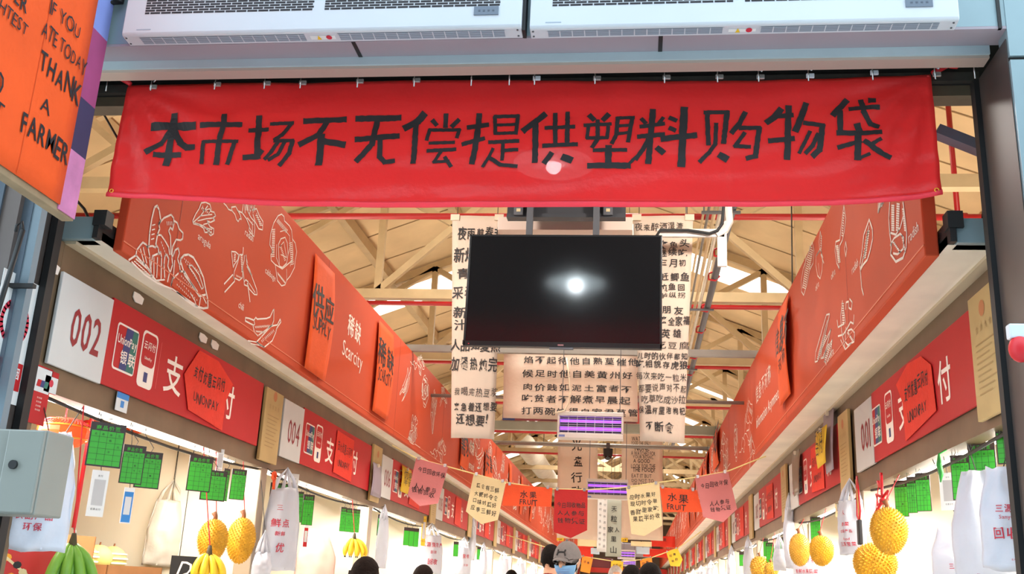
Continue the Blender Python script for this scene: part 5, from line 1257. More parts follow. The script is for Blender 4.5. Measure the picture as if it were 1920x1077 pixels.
LC2 = [((508, 905), 545, 40, 'green price card behind the white bag at stall 004'), ((558, 922), 570, 58, 'narrow green price card beside the tall code card at stall 004'), ((570, 927), 590, 58, 'green price card right of the tall code card at stall 004'), ((640, 951), 650, 46, 'first of four green price cards above the small banana bunch'), ((650, 953), 660, 45, 'second of four green price cards above the small banana bunch'), ((659, 954), 668, 45, 'third of four green price cards above the small banana bunch'), ((667, 955), 676, 44, 'fourth of four green price cards above the small banana bunch'),
 ((709, 965), 726, 40, 'green price card at the start of stall 006'), ((758, 989), 768, 34, 'first of three green price cards at stall 006'), ((768, 990), 777, 35, 'second of three green price cards at stall 006'), ((777, 991), 786, 35, 'third of three green price cards at stall 006'),
 ((851, 1016), 860, 28, 'tiny green price card at the fourth stall on the left'), ((895, 1026), 905, 24, 'tiny green price card at the fifth stall on the left')]
for i, (tl, tr, h, lab) in enumerate(LC2): price_card('left', tl, tr, h, lab, i, 40, detail=i < 7)
RC = [((1865, 800), 1914, 72, 'green price card nearest the right column beside the big white bags'), ((1813, 832), 1864, 84, 'green price card second from the right column'), ((1781, 855), 1817, 84, 'green price card third from the right column, lower than its neighbour'),
 ((1715, 888), 1742, 72, 'green price card above the big right durian, nearest of that trio'), ((1699, 895), 1716, 68, 'green price card above the big right durian, middle of that trio'), ((1676, 902), 1700, 68, 'green price card above the big right durian, farthest of that trio'),
 ((1519, 970), 1538, 46, 'single green price card over the durian pair at stall 003'), ((1436, 1018), 1451, 38, 'front green price card over the small brown durians'), ((1431, 1010), 1440, 34, 'rear green price card over the small brown durians'), ((1462, 1008), 1474, 34, 'green price card beside the hanging red ribbon'), ((1386, 1036), 1396, 26, 'tiny green price card far along the right stalls'), ((1364, 1040), 1370, 24, 'tiniest green price card far along the right stalls')]
for i, (tl, tr, h, lab) in enumerate(RC): price_card('right', tl, tr, h, lab, i, 44, detail=i < 8)

def pay_card(side, tl, tr, h_px, lab, sheet, frame=None, grp='payment cards', angd=44):
    sg = 1 if side == 'left' else -1; X = XL-.02 if side == 'left' else XR+.02
    P = PX(*tl, X); f = Fr(P, ang(angd*sg)); w = abs(f.hit(tr[0], tr[1])[0]); h = abs(f.hit(tl[0], tl[1]+h_px)[1])
    t = thing('payment_card', lab, 'payment card', f.p(w/2, -h), grp)
    MB().box((0, -h, -.001), (w, 0, .0015), 0, f).build('sheet', sheet, t)
    if frame: MB().box((w*.07, -h*.97, .0012), (w*.93, -h*.12, .0022), 0, f).build('colour_panel', frame, t); MB().box((w*.2, -h*.76, .0022), (w*.8, -h*.26, .003), 0, f).build('blank_panel', 'whitepaper', t)
    else:
        m = MB(); letters(m, f, '支付', w/2, -h*.14, h*.05, False, align='C', n=.003); letters(m, f, '优惠云付', w/2, -h*.86, h*.05, False, align='C', n=.003); m.build('small_words', 'ink', t)
        MB().box((w*.2, -h*.76, .0014), (w*.86, -h*.2, .0022), 0, f).build('grey_panel', mat('pale_grey_panel', (190, 186, 184), .6), t)
    m = MB(); q = f.p(w/2, 0); m.tubes([q+V((0, 0, -.003)), V((X-.02*sg, q.y, 2.13))], .002, 5); m.build('string', 'wire', t)
pay_card('left', (174, 881), (205, 890), 88, 'white payment card under the largest green price card', 'whitepaper')
pay_card('left', (234, 914), (253, 919), 68, 'blue framed payment card under the paired green cards', 'whitepaper', 'blue')
pay_card('left', (543, 888), (561, 892), 86, 'tall white payment card between green cards at stall 004', 'whitepaper')
pay_card('left', (549, 976), (561, 979), 46, 'green framed payment card under the tall one at stall 004', 'whitepaper', 'teal')
pay_card('left', (571, 985), (579, 987), 42, 'small white payment card with red foot at stall 004', 'whitepaper', 'redsign')
pay_card('left', (409, 842), (421, 845), 46, 'narrow white payment card clipped over the four green cards', 'whitepaper')
pay_card('right', (1760, 888), (1792, 880), 70, 'blank white paper hanging right of the salmon board at stall 001', 'whitepaper')
pay_card('left', (792, 968), (800, 970), 56, 'pale yellow strip card hanging beside the white bag at stall 006', 'yellow', None, 'payment cards')
pay_card('right', (1565, 926), (1580, 921), 44, 'pale taped paper slip on the header of stall 003', 'cream', None)

# ---- durians
def durian(c, rx, rz, lab, mtl='durian', stem=True, spikes=360, hang=None, tilt=0., grp='hanging durians'):
    c = V(c); t = thing('durian', lab, 'durian', (c.x, c.y, c.z-rz), grp)
    R_ = Matrix.Rotation(tilt, 3, 'Y')
    def surf(d):
        k = 1+.05*math.cos(5*math.atan2(d.y, d.x))*(1-d.z*d.z)+.05*mn.noise(d*2+V((c.x*7, 0, 0)))
        return R_ @ V((d.x*rx*k, d.y*rx*k, d.z*rz*(1-.05*d.z)))
    m = MB(); m.ball(c, 1, 20, 14, 0, surf)
    g = math.pi*(3-math.sqrt(5)); sp = rx*1.9/math.sqrt(spikes)*1.5
    for i in range(spikes):
        z = 1-2*(i+.5)/spikes; r = math.sqrt(1-z*z); d = V((r*math.cos(g*i), r*math.sin(g*i), z)); p = c+surf(d)
        n = (R_ @ V((d.x/rx, d.y/rx, d.z/rz))).normalized(); n = (n+V((rnd.uniform(-.2, .2), rnd.uniform(-.2, .2), rnd.uniform(-.2, .2)))).normalized(); a = n.orthogonal().normalized(); b = n.cross(a); ph = rnd.uniform(0, 6)
        vs = [p-n*.003+(a*math.cos(ph+q*1.2566)+b*math.sin(ph+q*1.2566))*sp*.55 for q in range(5)]+[p+n*sp*rnd.uniform(.75, 1.0)]
        m.add(vs, [(q, (q+1) % 5, 5) for q in range(5)])
    m.build('husk', mtl, t)
    top = c+R_ @ V((0, 0, rz*.93))
    if stem: MB().tubes([top-V((0, 0, .01)), top+V((0, 0, rz*.18)), top+V((-.012, 0, rz*.36))], [.016, .013, .018], 8).build('stem', 'stem', t, True)
    if hang:
        MB().tubes([top+V((0, 0, .02)), top+V((-.03*0, 0, .05)), V(hang)], .003, 5).build('hanging_cord', 'ribbon', t)
    return t
def on(side, x, y, off=.0): return PX(x, y, (XL+off) if side == 'left' else (XR-off))
def dpx(side, cx, cy, wpx, hpx, lab, mtl='durian', stem=True, off=.02, hang=True, tilt=0., spikes=460):
    c = on(side, cx, cy, off); dist = (c-C0).dot(FW); rx, rz = wpx/2*dist/FPX, hpx/2*dist/FPX*1.0
    return durian(c, rx, rz, lab, mtl, stem, spikes, ((XL-.03 if side == 'left' else XR+.03), c.y, 2.14) if hang else None, tilt)
dpx('left', 399, 1012, 52, 76, 'left durian of the hanging pair at stall 002, above the yellow bananas')
dpx('left', 452, 1012, 50, 82, 'right durian of the hanging pair at stall 002, next to the post')
dpx('right', 1666, 994, 64, 84, 'large yellow durian hanging under red ribbon at stall 001', off=.05, spikes=460)
dpx('right', 1640, 1056, 74, 72, 'film wrapped durian below the large one at stall 001', off=.02, spikes=460, stem=False, hang=True)
dpx('right', 1499, 1030, 37, 58, 'left brownish durian of the pair at stall 003', 'durian2')
dpx('right', 1540, 1032, 42, 54, 'right bright yellow durian of the pair at stall 003', 'durian')
dpx('right', 1425, 1064, 34, 40, 'small brown durian under the green cards past stall 003', 'durian2', spikes=200)
dpx('right', 1446, 1070, 24, 30, 'smaller half hidden brown durian past stall 003', 'durian2', spikes=200)
# red ribbon bow over the large durian
q = on('right', 1655, 940, .05)
t = thing('ribbon_bow', 'red ribbon bow tied above the large durian at stall 001', 'ribbon', q)
m = MB()
for P in (((0, .0, .16), (.0, 0, .03), (.0, 0, 0)), ((0, 0, .02), (.02, -.05, .05), (.01, -.07, .0), (0, 0, 0)), ((0, 0, .02), (-.02, .05, .04), (-.01, .07, -.02), (0, 0, 0)), ((0, 0, 0), (-.03, .05, -.06), (-.02, .07, -.14)), ((0, 0, 0), (.03, -.04, -.05), (.03, -.06, -.11)), ((0, 0, .12), (0, .06, .09), (0, .09, .12))):
    m.tubes([q+V(p) for p in P], .009, 6)
m.build('ribbon', 'ribbon', t, True); MB().ball(q, .02, 10, 8).build('knot', 'ribbon', t, True)

# ---- banana bunches
def bananas(c, n, L, r, fan, mtl, lab, drop=.9, yaw=0., hang=None, grp='banana bunches'):
    c = V(c); t = thing('banana_bunch', lab, 'bananas', c, grp); Rz = Matrix.Rotation(yaw, 3, 'Z')
    MB().tubes([c+V((0, 0, .05)), c, c-V((0, 0, .03))], [.010, .02, .022], 8).build('crown', 'tip', t, True)
    for i in range(n):
        a = (i/(n-1)-.5)*fan if n > 1 else 0; row = (i % 2)*.02
        out = V((math.sin(a)*.9, -.35-.3*math.cos(a)+row*3, 0)); out = Rz @ out
        P, rr = [], []
        for j in range(9):
            f = j/8; s_ = L*(out*(.55*math.sin(f*1.9))*.9+V((0, 0, -drop*f*(.75+.25*f))))
            P.append(c+s_+Rz @ V((a*.02, row, 0))); rr.append(r*(.42 if j == 0 else .75 if j == 1 else 1.0 if j < 7 else .75 if j == 7 else .28))
        b = MB().tubes(P, rr, 8).build('banana', mtl, t, True)
        e = (P[-1]-P[-2]).normalized(); MB().tubes([P[-1]-e*.004, P[-1]+e*.012], [.28*r+.001, .25*r], 6).build('tip', 'tip', b)
    if hang: MB().tubes([c+V((0, 0, .04)), V(hang)], .0035, 5).build('hanging_cord', 'ribbon', t)
    return t
lyaw = math.radians(45)
q = on('left', 136, 1022, .03); bananas(q, 7, .27, .024, 1.5, 'bananag', 'large green banana bunch hanging at the lower left in front of the cardboard box', .92, lyaw, (XL-.03, q.y, 2.14))
q = on('left', 392, 1040, .09); bananas(q, 8, .17, .019, 2.3, 'banana', 'yellow banana bunch hanging below the left durian at stall 002', .85, lyaw, (XL-.03, q.y, 2.14))
q = on('left', 664, 1011, .02); bananas(q, 9, .19, .020, 2.6, 'banana', 'small yellow banana bunch hanging at stall 004 above the dark haired head', .8, lyaw, (XL-.03, q.y, 2.14))

# ---- white carrier bags
def carrier(side, cx, cy, wpx, hpx, lab, rows=(), mtl='bag', off=.06, angd=50, deep=.07, handles=True, hook=None, Y=None, top_w=.72, grp='plastic bags'):
    sg = 1 if side == 'left' else -1
    c = on(side, cx, cy, off) if Y is None else PY(cx, cy, Y); dist = (c-C0).dot(FW); w, h = wpx*dist/FPX, hpx*dist/FPX
    f = Fr(c, ang(angd*sg)); sd = rnd.uniform(0, 20); t = thing('carrier_bag', lab, 'bag', c-V((0, 0, h/2)), grp)
    def sh(i, j, s_):
        k = top_w+(1-top_w)*min(1, (1-j)*2.2); u = (i-.5)*w*k*(1+.04*mn.noise(V((j*4, sd, 0)))); v = (j-.5)*h
        n = deep*math.sin(math.pi*min(max(i, 0), 1))**.7*(.25+.75*math.sin(math.pi*min(1, (1-j)*.8+.1)))
        n += .012*mn.noise(V((i*5+sd, j*7, 2)))+.008*math.sin(i*14+sd)*j
        return f.p(u, v+.015*mn.noise(V((i*4, sd, j*2)))*(1 if j < .05 or j > .95 else .2), s_*n)
    m = MB(); m.grid(lambda i, j: sh(i, j, 1), 16, 20, .0015); m.grid(lambda i, j: sh(1-i, j, -.6), 10, 12, .0015); m.build('film', mtl, t, True)
    if handles:
        zt = hook if hook else h*.5+.14
        m = MB()
        for s_ in (-1, 1):
            a, b = s_*w*top_w*.42, s_*w*top_w*.16
            m.tubes([f.p(a, h*.46, 0), f.p(a*.7, h*.5+.06, 0), f.p(0, zt, 0), f.p(b*.5, h*.5+.05, .01), f.p(b, h*.46, .02)], [.016, .012, .007, .011, .015], 6)
        m.build('handle', mtl, t, True)
    if side in ('left', 'right') and not ('standing' in lab):
        xs_ = XL if side == 'left' else XR; top = f.p(0, (hook if hook else h*.5+.13) if handles else h*.49)
        MB().tubes([top, V((xs_-.03*sg, top.y, 2.14)) if off > -.2 else V((top.x, top.y, 2.803))], .0025, 5).build('hanging_cord', 'wire', t)
    if rows:
        def onb(u, v, n):
            j = v/h+.5; k = top_w+(1-top_w)*min(1, (1-j)*2.2); i = u/(w*k)+.5; return sh(min(max(i, .02), .98), min(max(j, .02), .98), 1)+f.N*.004
        for u, v, txt, sz, bo in rows:
            m = MB(); letters(m, onb, txt, w*u, h*v, h*sz, bo, align='C', n=.003, fit=None); m.build('red_print', 'redink', t)
    return t
carrier('left', 74, 922, 124, 216, 'large white carrier bag with red print behind the grey electric box', handles=False, top_w=.6, rows=[(.05, .08, '三源', .09, True), (.1, -.03, '里', .06, False), (-.02, -.24, '农副产品', .07, True), (-.02, -.33, '环保', .07, True)], off=.05, deep=.05, angd=35)
carrier('left', 112, 872, 56, 120, 'small crumpled white bag under the orange lanterns', [(.1, .0, '里', .1, False)], off=-.10, top_w=.4, handles=False)
carrier('left', 527, 992, 78, 150, 'white carrier bag with red characters on the post of stall 004', [(-.15, .02, '鲜点', .11, True), (-.15, -.09, '新鲜', .06, True), (-.1, -.28, '优', .12, True), (-.2, .22, '三', .08, False)], off=.09)
carrier('left', 490, 1062, 40, 50, 'small white bag low on the post of stall 002', off=.06)
carrier('left', 312, 1000, 74, 120, 'clear bag holding fruit hung inside stall 002', mtl='bagw', off=-.7, angd=40)
carrier('left', 352, 1010, 60, 90, 'empty clear bag hanging by two loops inside stall 002', mtl='bagw', off=-.72, angd=40)
carrier('left', 592, 1050, 80, 110, 'large pale pink bag standing inside stall 004', mtl=mat('pink_bag_film', (236, 206, 192), .4, trans=.3), off=-.35, angd=40, handles=False, top_w=.45)
carrier('left', 716, 1020, 26, 90, 'white hanging bag on the post between stalls 004 and 006', off=.03)
carrier('left', 806, 1040, 60, 70, 'white bag with three rows of red print at stall 006', [(0, .2, '三源里农产', .13, True), (0, .02, '新鲜', .1, False), (0, -.25, '回收', .16, True)], off=.05, top_w=.8)
carrier('left', 868, 1052, 40, 50, 'white bag with faint red print at the fourth stall on the left', [(0, .1, '里农', .16, True), (0, -.2, '新鲜', .1, False)], off=.05)
carrier('left', 905, 1060, 20, 50, 'narrow beige bag hanging at the fifth stall on the left', off=.05)
carrier('left', 885, 1020, 16, 60, 'tall pale bag on the post of the fourth stall on the left', off=.04)
carrier('right', 1890, 972, 104, 190, 'front white carrier bag with red name and recycling print by the right column', [(.12, .05, '三源里', .085, True), (.12, -.02, 'Sanyuanli', .04, False), (.02, -.2, '回收', .12, True), (.1, -.41, '农产', .02, True)], off=.03, angd=38, deep=.05, handles=False, top_w=.62)
carrier('right', 1840, 992, 110, 214, 'second white carrier bag behind the front one by the right column', [(.1, -.42, '里农产品', .04, True)], off=-.06, angd=38, handles=False, top_w=.5)
carrier('right', 1806, 1046, 120, 110, 'crumpled white bag lowest of the pile by the right column', [(.0, -.2, '三源里', .1, True)], off=-.14, angd=38, handles=False)
carrier('right', 1598, 990, 62, 100, 'white carrier bag with several rows of red print at stall 003', [(-.05, .22, '人', .1, False), (.0, .02, '肉菜', .08, True), (.0, -.1, '农副产品', .06, True), (0, -.24, 'Food', .05, True), (.0, -.34, '三源里菜', .08, True)], off=.05, top_w=.9)
carrier('right', 1520, 1068, 84, 60, 'white bag with red print under the durian pair', [(0, .2, '三源里农', .16, True), (0, -.12, '新鲜水果蔬菜', .13, True)], off=-.1, top_w=.9, handles=False)
carrier('right', 1482, 1010, 24, 110, 'tall pale bag hanging at the far post of stall 003', off=.03)
carrier('right', 1404, 1058, 26, 60, 'pale hanging bag at the fourth stall on the right', off=.04)
carrier('right', 1462, 1050, 30, 40, 'white bag with a yellow mark beside the small durians', off=.05)
carrier('right', 1372, 1062, 20, 40, 'small pale bag at the fifth stall on the right', off=.04)
for i in range(8):
    k = 5+i//2; side = 'left' if i % 2 == 0 else 'right'; P = V((XL+.05 if side == 'left' else XR-.05, stall_y(side, k)+.9, 1.75)); d = P-C0; px = 960+FPX*d.dot(RT)/d.dot(FW); py = 538.5-FPX*d.dot(UP)/d.dot(FW); s_ = FPX/d.dot(FW)
    carrier(side, px, py, .3*s_, .5*s_, 'distant white bag hanging at the %s stall from the entrance on the %s' % (POS[k], side), off=.05)
# lanyard with a black charm beside the printed bag at stall 003
q = on('right', 1610, 960, .07)
t = thing('lanyard', 'red and black lanyard with dangling black charm at the post of stall 001', 'lanyard', q)
MB().tubes([q+V((0, 0, .22)), q+V((0, .03, .1)), q+V((0, .05, -.02)), q+V((0, .0, -.06)), q+V((0, -.05, -.0)), q+V((0, -.03, .1)), q+V((0, 0, .22))], .006, 6).build('cord_loop', 'ribbon', t, True)
bevel(MB().box((q.x-.012, q.y-.03, q.z-.20), (q.x+.012, q.y+.03, q.z-.05)).build('charm', 'black', t), .006)
MB().tubes([q+V((0, .02, .2)), q+V((.01, .02, -.08))], .008, 6).build('strap', mat('tan_strap', (186, 140, 80), .7), t)
# salmon board and inner boxes
f = Fr(PX(1700, 880, XR+.55), ang(-30))
a, b = f.hit(1672, 870), f.hit(1783, 1010)
t = thing('salmon_board', 'salmon coloured hanging board inside stall 001 behind the green cards', 'board', f.p((a[0]+b[0])/2, b[1]))
MB().prism(f, [(a[0], b[1]+.12), (b[0], b[1]), (b[0]-.03, a[1]), (a[0]+.02, a[1])], 0, .004).build('sheet', 'salmon', t)
MB().tubes([f.p(a[0]+.1, a[1], 0), V((f.p(a[0]+.1, a[1]).x, f.p(a[0]+.1, a[1]).y, 2.80))], .003, 5).build('hanging_wire', 'wire', t)
# red lanterns inside stall 002
def lantern(px, py, wpx, lab, off):
    c = on('left', px, py, off); d = (c-C0).dot(FW); r = wpx/2*d/FPX
    t = thing('lantern', lab, 'lantern', c, 'lanterns in stall 002')
    m = MB()
    prof = [(.55, .55), (.72, .52), (1.0, .18), (1.02, .0), (.98, -.2), (.7, -.5), (.5, -.55)]
    for (r0, z0), (r1, z1) in zip(prof, prof[1:]):
        for i in range(16):
            a, b = i*math.pi/8, (i+1)*math.pi/8
            m.add([c+V((r*r0*math.cos(a), r*r0*math.sin(a), r*z0)), c+V((r*r0*math.cos(b), r*r0*math.sin(b), r*z0)), c+V((r*r1*math.cos(b), r*r1*math.sin(b), r*z1)), c+V((r*r1*math.cos(a), r*r1*math.sin(a), r*z1))], [(3, 2, 1, 0)])
    m.build('shade', 'lantern', t, True)
    for z in (.24, -.26): MB().tubes([c+V((r*1.02*math.cos(i*.3927), r*1.02*math.sin(i*.3927), r*z)) for i in range(16)], r*.035, 6, closed=True).build('gold_band', 'gold', t, True)
    m = MB()
    for i in range(48):
        a = i*math.pi/24; m.tubes([c+V((r*.6*math.cos(a), r*.6*math.sin(a), r*.55)), c+V((r*.86*math.cos(a+.1), r*.86*math.sin(a+.1), r*.42)), c+V((r*1.03*math.cos(a), r*1.03*math.sin(a), r*.28))], r*.02, 4)
    m.build('red_fringe', 'ribbon', t)
    MB().tubes([c+V((0, 0, r*.5)), (c.x, c.y, 2.801)], .004, 5).build('hanging_cord', 'ribbon', t)
lantern(118, 812, 92, 'large orange lantern with gold bands hanging at the left of stall 002', -.22)
lantern(176, 806, 56, 'smaller red and gold lantern behind the largest green card', -.36)
lantern(250, 800, 46, 'red lantern with gold fringe far inside stall 002', -.9)
a, b = PX(168, 800, XL-.3), PX(138, 990, XL-.3)
t = thing('hanging_pole', 'red pole with a hook hanging down inside stall 002', 'pole', b)
MB().tubes([(b.x, b.y, 2.80), b], .011, 8).build('pole', 'ribbon', t, True); MB().tubes([b, b+V((.0, .03, -.02)), b+V((0, .04, -.06)), b+V((0, .0, -.08))], .005, 6).build('hook', 'chrome', t, True)
t = thing('wall_hook', 'square clear adhesive hook on the inner board of stall 002', 'hook', on('left', 318, 955, -.7))
q = on('left', 318, 955, -.7); f = Fr(q, ang(40)); bevel(MB().box((-.035, -.035, 0), (.035, .035, .006), 0, f).build('plate', 'tape', t), .003); MB().tubes([q+V((.01, 0, 0)), (q.x, q.y, 2.80)], .002, 4).build('line', 'wire', t)

# ---- produce and boxes on the stall shelves
def shelf(side, k, lab):
    sg = -1 if side == 'left' else 1; xs = XL if side == 'left' else XR; ya = stall_y(side, k)+.15; yb = ya+PITCH_-.5
    t = thing('display_stand', lab, 'display stand', (xs+sg*.9, (ya+yb)/2, 0), 'stepped display stands')
    for i, (d0, d1, z) in enumerate(((.12, .62, 1.24), (.62, 1.2, 1.40), (1.2, 1.78, 1.56))):
        a, b = sorted((xs+sg*d0, xs+sg*d1)); MB().box((a, ya, z-.04), (b, yb, z)).build('shelf', 'post', t)
    for y in (ya+.03, yb-.07):
        for d, z in ((.14, 1.20), (.66, 1.36), (1.24, 1.52)):
            a, b = sorted((xs+sg*d, xs+sg*(d+.04))); MB().box((a, y, 0), (b, y+.04, z)).build('leg', 'post', t)
for k in range(3):
    shelf('left', k, 'stepped display stand inside stall %03d on the left' % (2*k+2)); shelf('right', k, 'stepped display stand inside stall %03d on the right' % (2*k+1))
def carton(c, sx, sy, sz, rot, lab, mtl='card', open_=True, grp='cartons in the stalls'):
    c = V(c); f = Fr(c, ang(rot)); t = thing('carton', lab, 'carton', c, grp); m = MB(); e = .006
    if open_:
        m.box((-sx/2, 0, -sy/2), (sx/2, e, sy/2), 0, f)
        m.box((-sx/2, 0, -sy/2), (-sx/2+e, sz, sy/2), 0, f); m.box((sx/2-e, 0, -sy/2), (sx/2, sz, sy/2), 0, f)
        m.box((-sx/2, 0, sy/2-e), (sx/2, sz, sy/2), 0, f); m.box((-sx/2, 0, -sy/2), (sx/2, sz, -sy/2+e), 0, f)
    else: m.box((-sx/2, 0, -sy/2), (sx/2, sz, sy/2), 0, f)
    m.build('box', mtl, t)
    MB().box((-sx*.3, sz*.3, sy/2), (sx*.3, sz*.62, sy/2+.0015), 0, f).build('printed_panel', mat('box_print', (206, 160, 120), .7), t)
    if not open_: MB().box((-sx/2, sz-.0005, -.025), (sx/2, sz+.0012, .025), 0, f).build('packing_tape', 'tape', t)
    return t
def floor_at(side, px, py, d):   # point on the tier nearest that depth under the pixel
    sg = -1 if side == 'left' else 1; xs = XL if side == 'left' else XR; P = PX(px, py, xs+sg*d)
    return V((P.x, P.y, 1.12 if d < .62 else 1.32 if d < 1.1 else 1.50))
carton((XL-.90, 5.75, 1.401), .40, .32, .20, 60, 'open cardboard carton behind the green bananas in stall 002')
carton((XL-.36, 5.62, 1.241), .34, .28, .20, 58, 'open cardboard carton at the front of stall 002 under the code cards')
carton((XL-1.50, 6.1, 1.561), .46, .36, .22, 90, 'closed carton on the top tier of stall 002', open_=False)
for i, (side, k, d, y, z, lab) in enumerate((('right', 1, 1.35, .5, 1.50, 'closed carton on the top tier at the near end of stall 003'), ('right', 1, 1.35, 1.1, 1.50, 'closed carton in the middle of the top tier of stall 003'), ('right', 1, 1.35, 1.1, 1.73, 'closed carton stacked on another in stall 003'), ('right', 0, 1.35, 1.6, 1.50, 'closed carton at the far end of stall 001'), ('left', 1, 1.35, .8, 1.50, 'closed carton on the top tier of stall 004'), ('left', 1, 1.35, .8, 1.73, 'closed carton stacked highest in stall 004'), ('left', 2, 1.35, 1.2, 1.50, 'closed carton on the top tier of stall 006'))):
    sg = -1 if side == 'left' else 1; xs = XL if side == 'left' else XR
    carton((xs+sg*(d+.14), stall_y(side, k)+.25+y, z+.062), .5, .36, .22, -sg*-90 if False else (90 if side == 'left' else -90), lab, open_=False)
def fruit(name, c, r, mtl, lab, grp, stemm=True, net=False):
    c = V(c); t = thing(name, lab, name.replace('_', ' '), (c.x, c.y, c.z-r), grp); sd = rnd.uniform(0, 9)
    MB().ball(c, (r, r, r*.93), 18, 12, 0, lambda d: d*(1+.04*mn.noise(d*2+V((sd, 0, 0))))).build('fruit', mtl, t, True)
    if stemm: MB().tubes([c+V((0, 0, r*.9)), c+V((.004, 0, r*1.12))], [.006, .005], 6).build('stem', 'stem', t)
    if net:
        for q in (-.3, .05, .4):
            rr = r*1.03*math.sqrt(1-q*q); MB().tubes([c+V((rr*math.cos(i*.4488), rr*math.sin(i*.4488), r*q*.93)) for i in range(14)], .007, 6, closed=True).build('foam_sleeve', 'net', t, True)
    return t
g = 'pale melons on the stand of stall 002'
for i in range(6):
    fruit('melon', (XL-.88-.2*(i//3)+.0, 6.12+.185*(i % 3), 1.401+.084), .09, 'melon', '%s pale melon in a foam sleeve along the middle tier of stall 002' % NUM[i], g, True, i % 2 == 0)
g = 'yellow fruit on the top tier of stall 002'
for i in range(8): fruit('yellow_mango', (XL-1.34, 4.4+.13*i, 1.561+.055), .058, 'mango', '%s yellow fruit from the entrance on the top tier of stall 002' % NUM[i], g)
g = 'yellow fruit at the front of stall 002'
for i in range(6): fruit('yellow_mango', (XL-.22-.14*(i % 2), 5.9+.13*(i//2), 1.241+.055), .058, 'mango', '%s yellow fruit from the entrance on the front tier of stall 002' % NUM[i], g)
fruit('yellow_lemon', (XL-.2, 4.62, 1.241+.046), .048, mat('lemon_rind', (244, 214, 60), .45, 0, .1, 14), 'single yellow lemon at the lower left beside the red gift box', 'lemons')
# red gift box at the lower left
A = PX(40, 1022, XL-.16); f = Fr((XL-.26, 4.36, 1.241), ang(60))
t = thing('gift_box', 'red printed gift box at the lower left corner of stall 002', 'gift box', f.O)
hgt = PX(30, 1020, XL-.2).z-1.241
bevel(MB().box((-.2, 0, -.14), (.2, hgt, .10), 0, f).build('box', 'giftred', t), .004)
m = MB(); m.ribbon(f, [(-.12, hgt-.02), (.16, hgt-.2)], .012, .1015); m.build('gold_stripe', 'cream', t)
m = MB()
for i, (u, v) in enumerate(((-.05, -.06), (0, -.09), (.03, -.12), (-.02, -.14), (.06, -.2), (.10, -.16))): m.flat(f, [(u+.02*math.cos(j*.785), hgt+v+.016*math.sin(j*.785)) for j in range(8)], .1012+.0004*i, i % 3); m.build('flower_print', ['gold', 'ink', 'cream'], t); m = MB()
# black hanging board with a white script letter
f = Fr(on('left', 348, 1060, -.35), ang(42)); a = f.hit(322, 1042); b = f.hit(372, 1080)
t = thing('black_board', 'black board with white script lettering behind the yellow bananas in stall 002', 'board', f.p(0, b[1]))
hb = f.p(0, b[1]).z-1.3
MB().box((a[0], b[1]-.12, 0), (b[0], a[1], .01), 0, f).build('panel', 'black', t); m = MB(); letters(m, f, 'D', (a[0]+b[0])/2, b[1]-.01, .10, False, align='C', n=.012, skew=.3); m.build('script', 'line', t)
MB().tubes([f.p(a[0]+.05, a[1], 0), f.p(a[0]+.05, 2.80-f.O.z, 0)], .003, 5).build('hanging_wire', 'wire', t)
# clipped papers at sign ends
def note(side, tl, br, lab, mt, words_=None, off=.035, name='paper_note', ink='ink'):
    f = Fr(((XL if side == 'left' else XR), 0, 0), LWALL if side == 'left' else RWALL); a, b = f.hit(*tl), f.hit(*br); u0, u1 = sorted((a[0], b[0])); z0, z1 = sorted((a[1], b[1]))
    t = thing(name, lab, 'note', f.p((u0+u1)/2, z0, off), 'papers pinned along the headers')
    MB().grid(lambda i, j: f.p(u0+(u1-u0)*i, z0+(z1-z0)*j, off+.012*math.sin(j*3+i)), 4, 6, .0015).build('paper', mt, t, True)
    MB().box(((u0+u1)/2-.015, z1-.03, off-.004), ((u0+u1)/2+.015, z1, off+.016), 0, f).build('pin', 'tape', t)
    if words_:
        m = MB()
        for i, (txt, v, sz) in enumerate(words_): letters(m, f, txt, (u0+u1)/2, z0+(z1-z0)*v, sz, False, align='C', n=off+.02, jit=.3, fit=(u1-u0)*.8)
        m.build('ink_lettering', ink, t)
    return t
note('left', (747, 872), (763, 930), 'yellow paper note pinned beside sign 006', 'yellow', [('优惠', .55, .1), ('半价', .3, .08)], .04)
note('left', (690, 866), (702, 935), 'grey lilac plastic sleeve at the end of sign 004', mat('lilac_sleeve', (176, 160, 172), .4, trans=.3), None, .05)
note('right', (1552, 812), (1574, 868), 'yellow paper with ink lettering over the end of sign 003', 'yellow', [('支付优惠', .6, .14), ('云付', .3, .12)], .085)
note('right', (1556, 780), (1578, 880), 'grey plastic sleeve behind the yellow paper at sign 003', mat('lilac_sleeve', (176, 160, 172), .4, trans=.3), None, .045)
note('right', (1497, 852), (1512, 925), 'crumpled clear sleeve hanging over the number of sign 003', mat('clear_sleeve', (150, 128, 108), .25, trans=.3), None, .05)
for k, (px, py) in enumerate(((258, 558), (380, 633), (402, 646), (97, 499))):
    f = Fr((XL, 0, 0), LWALL); u, v = f.hit(px, py)
    tag(MB().prism(f, [(u-.05, v-.01), (u-.02, v-.03), (u+.05, v-.025), (u+.06, v+.01), (u+.01, v+.02), (u-.045, v+.018)], -.001, .004).build('torn_tape', 'line'), '%s scrap of torn white tape above the left signs' % ['largest', 'middle', 'farthest', 'nearest'][k], 'tape', 'scraps of torn tape')

